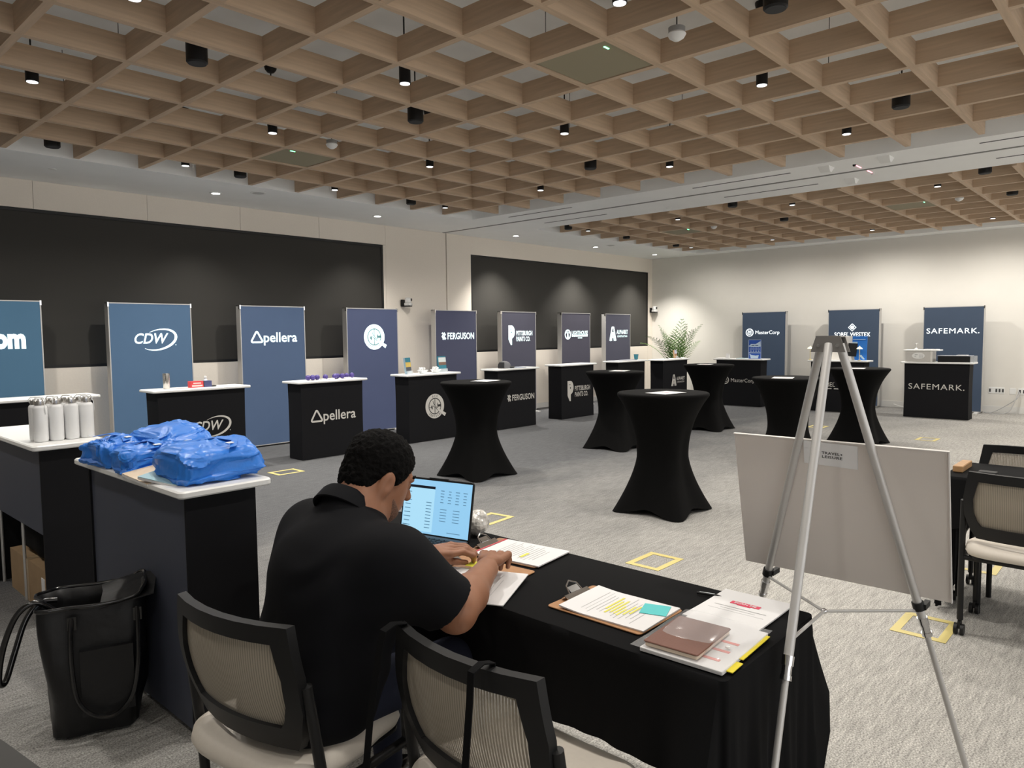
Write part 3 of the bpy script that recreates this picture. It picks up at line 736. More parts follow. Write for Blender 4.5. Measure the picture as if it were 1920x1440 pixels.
# counter with swoosh: tumbler, cartons
t = thing('tumbler', 'tall steel tumbler on the swoosh counter', 'cup', (3.29, 8.12, ZC))
part('body', MB().lathe([(0.030, 0), (0.033, 0.006), (0.037, 0.15), (0.037, 0.168), (0.033, 0.17), (0.033, 0.02), (0.001, 0.018)]), mat('steel', (0.55, 0.53, 0.50), 0.25, 0.9), t)
t = thing('snack_carton', 'red printed carton on the swoosh counter', 'box', (3.60, 8.10, ZC), 0.05)
part('carton', MB().box((0, 0, 0.035), (0.145, 0.07, 0.07)), col('carton_red', (0.62, 0.05, 0.06)), t, smooth=0)
part('print', MB().box((0.0, -0.036, 0.048), (0.09, 0.002, 0.014)).box((0, -0.036, 0.02), (0.12, 0.002, 0.018)), col('pink_print', (0.8, 0.55, 0.52)), t, smooth=0)
t = thing('drink_carton', 'dark blue and grey carton beside the red one', 'box', (3.73, 8.11, ZC))
part('carton', MB().box((0, 0, 0.034), (0.085, 0.07, 0.068)), col('carton_navy', (0.05, 0.06, 0.16)), t, smooth=0)
part('side_panel', MB().box((-0.043, 0, 0.034), (0.002, 0.07, 0.068)), col('carton_dark', (0.08, 0.07, 0.07)), t, smooth=0)
t = thing('pump_bottle', 'small clear bottle with cap behind the cartons', 'bottle', (3.745, 8.17, ZC))
part('bottle', MB().lathe([(0.022, 0), (0.024, 0.07), (0.012, 0.085), (0.012, 0.095)]), col('bottle_pale', (0.6, 0.62, 0.66), 0.3), t); part('cap', MB().lathe([(0.013, 0.095), (0.013, 0.115), (0.005, 0.118)]), WHITE, t)
solo('charging_pad', MB().slab((0, 0, 0.006), (0.06, 0.05, 0.012), 0.01), BLACKP, 'small dark block at the right of the cartons', 'gadget', (3.80, 8.1, ZC))
solo('leaflet', MB().box((0, 0, 0.001), (0.12, 0.05, 0.002)), col('leaflet_pink', (0.6, 0.35, 0.35)), 'flat pink leaflet beside the tumbler', 'leaflet', (3.43, 8.06, ZC), smooth=0)
solo('leaflet', MB().box((0, 0, 0.001), (0.20, 0.11, 0.002)), PAPER, 'white leaflet at the right end of the swoosh counter', 'leaflet', (3.98, 8.1, ZC), smooth=0)

# purple balls in a row
PUR = mat('purple_foam', (0.055, 0.035, 0.20), 0.45)
t0 = thing('stress_ball', 'small purple ball in the row on the triangle-mark counter', 'ball', (0, 0, 0), 0, 'purple balls')
part('ball', MB().sphere((0, 0, 0.034), 0.034, 14, 9), PUR, t0); part('lilac_disc', MB().lathe([(0.001, 0.0676), (0.012, 0.0668), (0.012, 0.066)]), col('lilac', (0.35, 0.33, 0.6)), t0)  # pale lilac disc on top of each ball
for i, (x, dy) in enumerate([(5.02, 0), (5.07, -0.03), (5.105, 0.03), (5.145, -0.01), (5.26, -0.02), (5.40, -0.02), (5.44, 0.02), (5.475, 0.03), (5.53, 0), (5.61, 0.02), (5.70, 0.03)]):
    t = t0 if i == 0 else copy_tree(t0); t.location = (x, 8.09 + dy, ZC); t['label'] = 'small purple ball on the triangle-mark counter, %s' % ('leftmost', 'second from left', 'third from left', 'fourth from left', 'alone, fifth from left', 'sixth from left', 'seventh from left', 'fourth from right', 'third from right', 'second from right', 'rightmost')[i]
for i, x in enumerate([5.20, 5.33, 5.58]):
    solo('business_card', MB().box((0, 0, 0.008), (0.06, 0.05, 0.016)), PAPER, ('left', 'middle', 'right')[i] + ' small white card stack between the purple balls', 'card', (x, 8.03, ZC), group='card stacks between the purple balls', smooth=0)

# brochure holders on the seal counter
def holder(x, y, rz, lab, w, h, bands, z=ZC, name='brochure_holder'):
    t = thing(name, lab, 'brochure', (x, y, z), rz)
    part('stack', MB().box((0, 0, h / 2 + 0.006), (w, 0.03, h), (-0.12, 0, 0)), bands[0][2], t, smooth=0)
    for k, (z0, z1, m) in enumerate(bands):
        zc = (z0 + z1) / 2 * h
        part('print', MB().box((0, -0.0165 + (zc - h / 2) * 0.12, zc + 0.006), (w * 0.98, 0.001, (z1 - z0) * h), (-0.12, 0, 0)), m, t, smooth=0)
    part('stand', MB().box((0, -0.01, 0.003), (w + 0.02, 0.08, 0.006)).box((0, -0.045, 0.025), (w + 0.01, 0.003, 0.05)), mat('clear_acrylic', (0.75, 0.78, 0.8), 0.1, alpha=0.35), t, smooth=0)
    return t
TEAL = col('teal_print', (0.02, 0.16, 0.22)); SKY = col('sky_print', (0.55, 0.6, 0.6)); OCH = col('ochre_print', (0.5, 0.36, 0.08)); DKB = col('dark_print', (0.05, 0.06, 0.08)); WPR = col('white_print', (0.75, 0.78, 0.8))
holder(6.66, 8.13, 0.25, 'teal brochures with yellow photo standing at the left of the seal counter', 0.125, 0.23, [(0.0, 0.16, col('lightblue_print', (0.3, 0.42, 0.5))), (0.16, 0.42, DKB), (0.42, 0.72, OCH), (0.72, 1.0, TEAL)])
holder(7.38, 8.2, 0.0, 'teal photo brochure standing at the right of the seal counter', 0.15, 0.23, [(0.0, 0.42, TEAL), (0.42, 0.62, col('crowd_print', (0.16, 0.09, 0.06))), (0.62, 0.92, SKY), (0.92, 1.0, TEAL)])
def fan(x, y, lab):
    t = thing('wrapped_giveaways', lab, 'pile', (x, y, ZC))
    part('bowl', MB().lathe([(0.04, 0), (0.05, 0.004), (0.085, 0.05), (0.082, 0.052), (0.045, 0.01), (0.001, 0.008)]), mat('clear_acrylic', (0.75, 0.78, 0.8), 0.1, alpha=0.35), t)
    for k in range(9):
        a = rnd.uniform(-0.9, 0.9); part('packet', MB().box((rnd.uniform(-0.05, 0.05), rnd.uniform(-0.03, 0.03), 0.045), (0.022, 0.012, 0.09), (rnd.uniform(-0.4, 0.4), a, rnd.uniform(0, 3))), col('packet_white', (0.78, 0.78, 0.77)), t, smooth=0)
fan(6.90, 8.08, 'left clear bowl of white packets on the seal counter'); fan(7.17, 8.10, 'right clear bowl of white packets on the seal counter')

# cap and papers on the bold-capitals counter
t = thing('baseball_cap', 'grey and black mesh cap on the bold-capitals counter', 'cap', (8.70, 8.14, ZC), -0.5)
cr = MB()
cr.loft([[(r * 1.08 * math.cos(2 * PI * i / 20), r * 0.95 * math.sin(2 * PI * i / 20), z) for i in range(20)] for r, z in ((0.098, 0.0), (0.1, 0.03), (0.093, 0.065), (0.07, 0.098), (0.035, 0.115), (0.004, 0.12))])
part('crown', cr, col('cap_grey', (0.17, 0.17, 0.18), 0.9), t)
part('front_panel', MB().loft([[(0.104 * 1.06 * math.cos(a) * s, 0.104 * 0.95 * math.sin(a) * s, z) for a in [PI * 0.6 + PI * 0.8 * i / 8 for i in range(9)]] for s, z in ((0.98, 0.004), (1.0, 0.035), (0.93, 0.07), (0.74, 0.1))], False, False, False), col('cap_black', (0.02, 0.02, 0.022), 0.9), t)
br = MB(); bp = [(0.09 * math.cos(a), 0.09 * math.sin(a)) for a in [-0.9 + 1.8 * i / 10 for i in range(11)]]; bo = [(0.09 + 0.085 * math.cos(a), 0.092 * math.sin(a)) for a in [-1.1 + 2.2 * i / 10 for i in range(11)]]
br.loft([[(x, y, 0.030 - 3 * y * y) for x, y in bp + bo[::-1]], [(x, y, 0.035 - 3 * y * y) for x, y in bp + bo[::-1]]])
part('visor', br, col('cap_black', (0.02, 0.02, 0.022), 0.9), t)
solo('leaflet', MB().slab((0, 0, 0.004), (0.30, 0.2, 0.008), 0.005), col('leaflet_blue', (0.25, 0.28, 0.36)), 'blue grey leaflets right of the cap', 'leaflet', (8.98, 8.12, ZC), (0, 0, 0.15), smooth=0)
solo('leaflet', MB().box((0, 0, 0.001), (0.2, 0.14, 0.002)), PAPER, 'white leaflet at the right end of the cap counter', 'leaflet', (9.22, 8.13, ZC), smooth=0)
solo('leaflet', MB().box((0, 0, 0.001), (0.28, 0.2, 0.002)), PAPER, 'white sheet on the P-mark counter', 'leaflet', (10.55, 8.24, ZC), (0, 0, 0.1), smooth=0)
solo('leaflet', MB().slab((0, 0, 0.006), (0.36, 0.2, 0.012), 0.004), col('leaflet_grey', (0.3, 0.31, 0.36)), 'grey brochures on the counter below the tower emblem', 'leaflet', (12.5, 8.26, ZC), smooth=0)
t = thing('teal_cup', 'small teal cup on the counter below the tower emblem', 'cup', (12.93, 8.34, ZC))
part('body', MB().lathe([(0.035, 0), (0.05, 0.11), (0.047, 0.11), (0.033, 0.006), (0.001, 0.005)]), TEAL, t)
holder(13.93, 8.0, 0.0, 'small photo leaflet standing on the striped-A counter', 0.10, 0.17, [(0.0, 0.3, col('warm_print', (0.55, 0.35, 0.2))), (0.3, 0.55, col('skin_print', (0.35, 0.2, 0.12))), (0.55, 1.0, col('lilac_print', (0.6, 0.62, 0.75)))])
for k, (x, lab) in enumerate([(13.62, 'white folded leaflet at the middle of the striped-A counter'), (14.12, 'crumpled white leaflet at the right of the striped-A counter')]):
    solo('leaflet', MB().loft([[(-0.08, -0.06, 0.001), (0.08, -0.06, 0.001), (0.08, -0.06, 0.003), (-0.08, -0.06, 0.003)], [(-0.08, 0.0, 0.02), (0.08, 0.0, 0.012), (0.08, 0.0, 0.014), (-0.08, 0.0, 0.022)], [(-0.08, 0.06, 0.002), (0.08, 0.06, 0.002), (0.08, 0.06, 0.004), (-0.08, 0.06, 0.004)]]), PAPER, lab, 'leaflet', (x, 7.95, ZC), smooth=0)

# blue poster and small card on the circle-emblem counter
t = thing('poster_sign', 'upright blue poster on the circle-emblem counter', 'poster', (14.38, 6.42, ZC), -PI / 2)
w, h = 0.27, 0.39
part('board', MB().box((0, 0, h / 2), (w, 0.012, h)), col('poster_blue', (0.03, 0.11, 0.52)), t, smooth=0)
part('border', MB().box((0, -0.003, h - 0.004), (w, 0.008, 0.008)).box((-w / 2 + 0.004, -0.003, h / 2), (0.008, 0.008, h)).box((w / 2 - 0.004, -0.003, h / 2), (0.008, 0.008, h)), col('poster_pale', (0.6, 0.72, 0.95)), t, smooth=0)
pr_ = MB()
flat(pr_, [(-0.12, 0.27), (0.0, 0.29), (0.12, 0.36), (0.125, 0.25), (-0.125, 0.25)], -0.0075); flat(pr_, [(-0.09, 0.24), (0.10, 0.24), (0.11, 0.3), (-0.09, 0.3)], -0.0077)
for k in range(4): pr_.ring(-0.08 + k * 0.055, 0.2, 0.02, 0.015, -0.0078, -0.0072, 18); flat(pr_, [(-0.1 + k * 0.055, 0.145), (-0.06 + k * 0.055, 0.145), (-0.08 + k * 0.055, 0.172)], -0.0078)
flat(pr_, [(-0.12, 0.115), (0.12, 0.115), (0.12, 0.13), (-0.12, 0.13)], -0.0078)
flat(pr_, [(-0.11, 0.1), (-0.06, 0.075), (0.02, 0.065), (0.09, 0.075), (0.07, 0.01), (-0.08, 0.01)], -0.0078)
part('print', pr_, col('poster_white', (0.62, 0.78, 0.95)), t, smooth=0)
lt = MB()
for k, (x0, x1) in enumerate(((-0.07, -0.005), (0.01, 0.075))): flat(lt, [(x0, 0.264), (x1, 0.264), (x1, 0.28), (x0, 0.28)], -0.0085)
part('lettering', lt, col('poster_navy', (0.02, 0.05, 0.2)), t, smooth=0)
t = thing('tent_card', 'small white tent card on the circle-emblem counter', 'card', (14.4, 7.02, ZC), -PI / 2)
part('card', MB().loft([[(-0.035, -0.025, 0), (0.035, -0.025, 0), (0.035, 0.025, 0), (-0.035, 0.025, 0)], [(-0.035, -0.002, 0.1), (0.035, -0.002, 0.1), (0.035, 0.002, 0.1), (-0.035, 0.002, 0.1)]]), PAPER, t, smooth=0)
solo('leaflet', MB().slab((0, 0, 0.005), (0.2, 0.18, 0.01), 0.004), PAPER, 'white leaflet stack at the left end of the circle-emblem counter', 'leaflet', (14.42, 7.17, ZC), smooth=0)
solo('leaflet', MB().slab((0, 0, 0.005), (0.16, 0.2, 0.01), 0.004), col('leaflet_aqua', (0.4, 0.55, 0.6)), 'pale blue leaflet left of the blue poster', 'leaflet', (14.45, 6.72, ZC), smooth=0)

# posters, tablet and tiny lamps on the diamond counter
def sign(x, y, w, h, m, lab, tilt=-0.08, rz=-PI / 2):
    t = thing('poster_sign', lab, 'poster', (x, y, ZC), rz)
    part('board', MB().box((0, 0, h / 2 + 0.003), (w, 0.01, h), (tilt, 0, 0)), m, t, smooth=0)
    return t
t = sign(14.5, 4.83, 0.66, 0.45, col('poster_cream', (0.86, 0.83, 0.78)), 'wide white poster board behind the easel top')
pr_ = MB()
for x0, x1, z0, z1 in ((-0.31, -0.23, 0.375, 0.425), (-0.2, -0.11, 0.375, 0.425)): flat(pr_, [(x0, z0), (x1, z0), (x1, z1), (x0, z1)], -0.03)
part('photo', pr_, col('photo_dark', (0.22, 0.12, 0.14)), t, smooth=0)
pr_ = MB()
for k in range(5): flat(pr_, [(0.02 + k * 0.04, 0.29), (0.045 + k * 0.04, 0.29), (0.045 + k * 0.04, 0.31), (0.02 + k * 0.04, 0.31)], -0.024)
for k in range(3): flat(pr_, [(0.0, 0.2 - k * 0.03), (0.22, 0.2 - k * 0.03), (0.22, 0.205 - k * 0.03), (0.0, 0.205 - k * 0.03)], -0.016)
part('lettering', pr_, col('poster_text', (0.5, 0.42, 0.36)), t, smooth=0)
pr_ = MB(); band(pr_, [(-0.02, 0.06), (0.03, 0.035), (0.08, 0.06)], [0.008] * 3, -0.012); flat(pr_, [(0.22, 0.01), (0.29, 0.01), (0.29, 0.06), (0.22, 0.06)], -0.012)
part('orange_mark', pr_, col('poster_orange', (0.75, 0.25, 0.08)), t, smooth=0)
t = sign(14.42, 5.15, 0.13, 0.39, col('poster_amber', (0.75, 0.42, 0.14)), 'narrow amber poster left of the easel top', -0.06)
pr_ = MB(); flat(pr_, [(-0.06, 0.02), (0.06, 0.02), (0.06, 0.24), (-0.06, 0.24)], -0.022); part('print', pr_, col('poster_yellow', (0.82, 0.68, 0.35)), t, smooth=0)
pr_ = MB(); flat(pr_, [(-0.04, 0.09), (0.0, 0.09), (0.01, 0.13), (-0.03, 0.14)], -0.024); part('bee_mark', pr_, DARKINK, t, smooth=0)
t = sign(14.40, 4.40, 0.26, 0.45, col('poster_azure', (0.02, 0.20, 0.72)), 'tall bright blue poster right of the white poster board', -0.05)
pr_ = MB(); flat(pr_, [(-0.11, 0.385), (0.11, 0.385), (0.11, 0.395), (-0.11, 0.395)], -0.032); flat(pr_, [(-0.12, 0.28), (-0.03, 0.28), (-0.03, 0.345), (-0.12, 0.345)], -0.03)
for k in range(4): flat(pr_, [(0.0 + k * 0.02, 0.08 - k * 0.02), (0.05 + k * 0.015, 0.08 - k * 0.02), (0.05 + k * 0.015, 0.1 - k * 0.02), (0.0 + k * 0.02, 0.1 - k * 0.02)], -0.02 + k * 0.001)
part('print', pr_, col('poster_ice', (0.6, 0.8, 0.95)), t, smooth=0)
t = thing('tablet', 'black tablet propped in front of the blue poster', 'tablet', (14.28, 4.49, ZC + 0.0), -PI / 2 - 0.1)
part('slab', MB().box((0, 0, 0.2), (0.17, 0.01, 0.245), (-0.15, 0.06, 0)), BLACKM, t, smooth=0)
part('stand', MB().box((0, 0.03, 0.05), (0.05, 0.01, 0.11), (0.3, 0, 0)).box((0, 0.03, 0.004), (0.1, 0.09, 0.008)), SILVER, t, smooth=0)
for y, lab in ((5.26, 'tiny mushroom table lamp at the left end of the diamond counter'), (4.36, 'tiny mushroom table lamp in front of the tablet')):
    t = thing('table_lamp', lab, 'lamp', (14.27, y, ZC))
    part('base', MB().lathe([(0.03, 0), (0.03, 0.012), (0.006, 0.018)]), col('lamp_gold', (0.7, 0.6, 0.3), 0.3), t)
    part('stem', MB().cyl((0, 0, 0.015), (0, 0, 0.225), 0.006, n=8), col('lamp_gold', (0.7, 0.6, 0.3), 0.3), t)
    part('shade', MB().lathe([(0.052, 0.215), (0.05, 0.225), (0.03, 0.245), (0.012, 0.255), (0.002, 0.257)]), mat('lamp_shade', (0.9, 0.85, 0.6), 0.5, emit=0.5, ecol=(1, 0.9, 0.55)), t)
    part('finial', MB().sphere((0, 0, 0.265), 0.012, 8, 6), WHITE, t)

# safe, black drawer box, gadget on the wide-capitals counter
t = thing('hotel_safe', 'white electronic safe with oval keypad on the rightmost counter', 'safe', (14.36, 3.37, ZC), -PI / 2)
SW = mat('safe_white', (0.70, 0.68, 0.64), 0.5)
part('body', MB().b2((-0.215, -0.13, 0), (0.215, 0.14, 0.19)), SW, t, smooth=0)
part('lid', MB().slab((0.04, 0.0, 0.2), (0.56, 0.30, 0.018), 0.01), BOARDW, t)
part('door', MB().b2((-0.2, -0.14, 0.012), (0.185, -0.13, 0.18)), mat('safe_grey', (0.55, 0.53, 0.50), 0.5), t, smooth=0)
kp = MB().loft([[(0.0 + 0.1 * math.cos(a), y, 0.105 + 0.055 * math.sin(a)) for a in [2 * PI * i / 28 for i in range(28)]] for y in (-0.14, -0.15)])
k = part('keypad', kp, WHITE, t)
pr_ = MB()
for i in range(4):
    for j in range(3): flat(pr_, [(0.012 + i * 0.016, 0.075 + j * 0.02), (0.022 + i * 0.016, 0.075 + j * 0.02), (0.022 + i * 0.016, 0.085 + j * 0.02), (0.012 + i * 0.016, 0.085 + j * 0.02)], -0.1508)
flat(pr_, [(-0.055, 0.115), (-0.01, 0.115), (-0.01, 0.13), (-0.055, 0.13)], -0.1508); flat(pr_, [(-0.06, 0.09), (-0.03, 0.09), (-0.03, 0.1), (-0.06, 0.1)], -0.1508)
part('buttons', pr_, INK, k, smooth=0)
t = thing('key_stand', 'small pronged stand on top of the white safe', 'stand', (14.36, 3.44, ZC + 0.21), 0)
part('base', MB().lathe([(0.03, 0), (0.03, 0.012), (0.008, 0.03)]), WHITE, t)
part('prongs', MB().cyl((0, 0, 0.02), (0, 0, 0.09), 0.006, n=8).tube([(0, 0.025, 0.115), (0, 0, 0.088), (0, -0.025, 0.115)], 0.004).tube([(0.025, 0, 0.115), (0, 0, 0.088), (-0.025, 0, 0.115)], 0.004), SILVER, t)
solo('leaflet', MB().slab((0, 0, 0.005), (0.2, 0.22, 0.01), 0.01), PAPER, 'white leaflets lying on the safe', 'leaflet', (14.38, 3.2, ZC + 0.21), smooth=0)
t = thing('drawer_safe', 'low black drawer box on the rightmost counter', 'box', (14.36, 2.83, ZC), -PI / 2)
part('body', MB().b2((-0.24, -0.13, 0), (0.24, 0.13, 0.105)), BLACKM, t, smooth=0)
part('top_plate', MB().b2((-0.25, -0.135, 0.105), (0.25, 0.135, 0.112)), mat('plate_grey', (0.35, 0.36, 0.4), 0.4), t, smooth=0)
part('end_glass', MB().b2((0.242, -0.13, 0), (0.30, 0.13, 0.11)), mat('clear_acrylic', (0.75, 0.78, 0.8), 0.1, alpha=0.35), t, smooth=0)
solo('leaflet', MB().slab((0, 0, 0.005), (0.16, 0.16, 0.01), 0.005), PAPER, 'white leaflets lying on the black drawer box', 'leaflet', (14.34, 2.72, ZC + 0.113), smooth=0)

# ================================================================== WALL THINGS
def ptz(x, y, z, rz, lab, flip):
    t = thing('wall_camera', lab, 'camera', (x, y, z), rz)
    part('bracket', MB().b2((-0.06, -0.03, -0.05), (0.06, 0.0, 0.06)).b2((-0.05, -0.16, -0.06), (0.05, 0.0, -0.045)), BLACKM, t, smooth=0)
    part('base', MB().slab((0.0, -0.11, -0.02), (0.13, 0.12, 0.05), 0.03, 0.01), mat('camera_silver', (0.62, 0.62, 0.61), 0.4), t)
    h = part('head', MB().slab((0.0, -0.11, 0.045), (0.12, 0.10, 0.095), 0.04, 0.02), mat('camera_white', (0.72, 0.72, 0.71), 0.4), t)
    part('lens', MB().cyl((0.01, -0.155, 0.055), (0.01, -0.168, 0.055), 0.024, n=18), BLACKM, h)
ptz(7.93, WY, 2.08, 0.5, 'silver camera on a black bracket between the video walls', 1)
ptz(15.83, WY - 0.02, 2.09, -0.2, 'silver camera on a black bracket in the far corner', -1)
for y, z, w, lab, sl_ in [(2.46, 0.41, 0.25, 'white wall plate with four dark sockets near the right edge', 5), (2.21, 0.405, 0.10, 'narrow white wall plate, second from the right edge', 0), (2.07, 0.405, 0.12, 'white wall socket with cables plugged in', 2)]:
    t = thing('wall_outlet', lab, 'outlet', (WX, y, z), -PI / 2)
    part('plate', MB().slab((0, 0, 0), (w, 0.115, 0.012), 0.006, 0.003), WHITE, t, rot=(PI / 2, 0, 0))
    if sl_:
        for k in range(sl_):
            s_ = MB()
            if not (sl_ == 5 and k == 1): s_.b2((-w / 2 + (k + 0.5) * w / sl_ - 0.014, -0.009, -0.03), (-w / 2 + (k + 0.5) * w / sl_ + 0.014, -0.006, 0.03))
            if s_.v: part('socket', s_, mat('socket_dark', (0.06, 0.06, 0.06), 0.5), t, smooth=0)
for i, (pts, lab, m) in enumerate([([(WX - 0.02, 2.10, 0.40), (WX - 0.10, 2.13, 0.28), (WX - 0.10, 2.35, 0.10), (WX - 0.15, 2.50, 0.012), (WX - 0.22, 2.60, 0.010)], 'grey cable running from the wall socket to the rightmost lightbox', INK),
                                ([(WX - 0.02, 2.12, 0.40), (WX - 0.14, 2.15, 0.25), (WX - 0.22, 2.22, 0.06), (WX - 0.3, 2.35, 0.008), (WX - 0.4, 2.5, 0.008)], 'grey cable looping down from the wall socket to the carpet', INK),
                                ([(WX - 0.02, 2.03, 0.41), (WX - 0.1, 2.0, 0.3), (WX - 0.14, 1.97, 0.12), (WX - 0.18, 1.92, 0.02), (WX - 0.18, 1.8, 0.01)], 'black cable dropping from the wall socket at the right edge', BLACKP),
                                ([(WX - 0.03, 4.18, 0.06), (WX - 0.12, 4.1, 0.05), (WX - 0.16, 3.95, 0.02), (WX - 0.1, 3.75, 0.008), (WX - 0.12, 3.5, 0.008)], 'white cable lying along the far baseboard', WHITE)]):
    sm = []
    P = [Vector(p) for p in pts]
    for k in range(len(P) - 1):
        p0, p1, p2, p3 = P[max(k - 1, 0)], P[k], P[k + 1], P[min(k + 2, len(P) - 1)]
        for q in range(6):
            u = q / 6; sm.append(0.5 * ((2 * p1) + (-p0 + p2) * u + (2 * p0 - 5 * p1 + 4 * p2 - p3) * u * u + (-p0 + 3 * p1 - 3 * p2 + p3) * u ** 3))
    sm.append(P[-1])
    solo('power_cable', MB().tube(sm, 0.007, 6), m, lab, 'cable')

# ================================================================== FLOOR TAPE FRAMES
TAPE = mat('gold_tape', (0.60, 0.50, 0.19), 0.5)
tapes = [(4.30, 7.44, 0.0, 'gold tape frame on the carpet before the swoosh counter'), (4.30, 4.20, 0.1, 'gold tape frame on the carpet behind the laptop'), (4.20, 2.56, 0.0, 'gold tape frame on the carpet beyond the black table'),
         (4.165, 0.92, 0.0, 'gold tape frame on the carpet beside the easel leg'), (5.50, 0.92, 0.0, 'gold tape frame on the carpet under the right-hand chairs'), (11.9, 4.25, 0.0, 'gold tape frame seen between the easel legs'), (11.45, 2.57, 0.0, 'faint gold tape frame before the rightmost counter')]
for x, y, rz, lab in tapes:
    t = thing('tape_frame', lab, 'tape', (x, y, 0), rz, 'gold tape frames on the carpet')
    L, Wd, w = 0.33, 0.255, 0.042
    for s in (-1, 1):
        part('tape_strip', MB().box((0, s * (Wd / 2 - w / 2), 0.0016), (L, w, 0.0012)), TAPE, t, smooth=0)
        part('tape_strip', MB().box((s * (L / 2 - w / 2), 0, 0.0022), (w, Wd, 0.0012)), TAPE, t, smooth=0)

# ================================================================== PALM
t = thing('potted_palm', 'green potted palm in the far corner behind the striped-A counter', 'plant', (14.95, 8.55, 0))
part('pot', MB().lathe([(0.12, 0), (0.13, 0.01), (0.165, 0.3), (0.17, 0.32), (0.155, 0.32), (0.15, 0.29), (0.001, 0.285)]), mat('pot_grey', (0.25, 0.25, 0.25), 0.6), t)
GRN = [mat('palm_green', (0.05, 0.13, 0.02), 0.5), mat('palm_olive', (0.08, 0.15, 0.03), 0.5), mat('palm_bright', (0.11, 0.25, 0.03), 0.5)]
def frond(az, lean, length, h0, gm):
    m = MB(); n = 17; d = Vector((math.cos(az), math.sin(az), 0)); side = Vector((-d.y, d.x, 0))
    spine = []
    p = Vector((0, 0, h0)); ang = PI / 2 - lean * 0.25
    for i in range(n + 1):
        spine.append(p.copy()); ang -= lean * 1.9 / n * (i / n) ** 0.7
        p = p + (d * math.cos(ang) + Vector((0, 0, 1)) * math.sin(ang)) * length / n
    m.tube(spine, 0.006, 5, [0.009 * (1 - 0.8 * i / n) for i in range(n + 1)])
    for i in range(4, n + 1):
        tg = (spine[i] - spine[i - 1]).normalized(); u = (i - 4) / (n - 4)
        ll = 0.34 * math.sin(PI * (0.18 + 0.75 * u))
        for s in (-1, 1):
            q = (side * s * 0.75 + tg * 0.65 + Vector((0, 0, 0.12))).normalized()
            a = spine[i]; b = a + q * ll * 0.55 - Vector((0, 0, 0.01)); c = a + q * ll - Vector((0, 0, 0.10 * ll + 0.02))
            wv = tg * 0.011
            m.add([a - wv * 0.5, a + wv * 0.5, b + wv, c, b - wv], [(0, 1, 2, 4), (4, 2, 3)])
    part('frond', m, gm, t, smooth=0)
for k in range(17):
    az = k * 2.4 + rnd.uniform(-0.2, 0.2)
    frond(az, 0.25 + 0.75 * (k % 5) / 4, rnd.uniform(1.25, 1.55), rnd.uniform(0.28, 0.34), GRN[k % 3])
# ================================================================== FOREGROUND LEFT: COUNTER CONTENTS
t0 = thing('water_bottle', 'x', 'bottle')
BW_ = mat('bottle_white', (0.80, 0.80, 0.80), 0.35)
part('body', MB().lathe([(0.030, 0), (0.034, 0.004), (0.0355, 0.012), (0.0355, 0.182), (0.033, 0.192), (0.025, 0.2), (0.023, 0.203)]), BW_, t0)
part('steel_cap', MB().lathe([(0.026, 0.200), (0.027, 0.206), (0.027, 0.224), (0.023, 0.228), (0.001, 0.229)], n=20), mat('steel', (0.55, 0.53, 0.50), 0.25, 0.9), t0)
part('carry_loop', MB().tube([(0.027, 0, 0.212), (0.034, 0, 0.226), (0.022, 0, 0.24), (-0.022, 0, 0.24), (-0.034, 0, 0.226), (-0.027, 0, 0.212)], 0.0035, 6).tube([(0.03, -0.006, 0.222), (0.036, -0.012, 0.2), (0.0375, -0.006, 0.15)], 0.002, 5), mat('loop_white', (0.75, 0.76, 0.76), 0.4), t0)
wob = [('front row, leftmost', 0), ('front row, second from the left', 0), ('front row, third from the left', 0), ('front row, rightmost', 0), ('back row, leftmost', 1), ('back row, second from the left', 1), ('back row, third from the left', 1), ('back row, rightmost', 1)]
for i in range(8):
    t = t0 if i == 0 else copy_tree(t0)
    t.location = (1.175 + (i % 4) * 0.076, 4.575 + (i // 4) * 0.077, ZC); t.rotation_euler = (0, 0, rnd.uniform(-1.2, 1.2))
    t['label'] = 'white bottle with steel cap, ' + wob[i][0]; t['group'] = 'white bottles on the end counter'
t = thing('document_stack', 'stack of papers and folders at the left edge behind the bottles', 'paper', (1.36, 5.84, 0.80), 0.0)
part('folder', MB().slab((0, 0, 0.012), (0.24, 0.32, 0.024), 0.006), mat('folder_tan', (0.45, 0.36, 0.32), 0.7), t); part('sheet', MB().box((0.03, 0, 0.028), (0.22, 0.28, 0.006), (0, 0.05, 0.1)), PAPER, t, smooth=0)
t = thing('side_stand', 'black draped stand carrying folders at the left edge', 'table', (1.34, 5.84, 0))
part('top', MB().slab((0, 0, 0.785), (0.45, 0.5, 0.03), 0.01), BLACKP, t)
part('drape', MB().b2((-0.21, -0.24, 0.01), (0.21, 0.24, 0.77)), BLACKF, t, smooth=0)

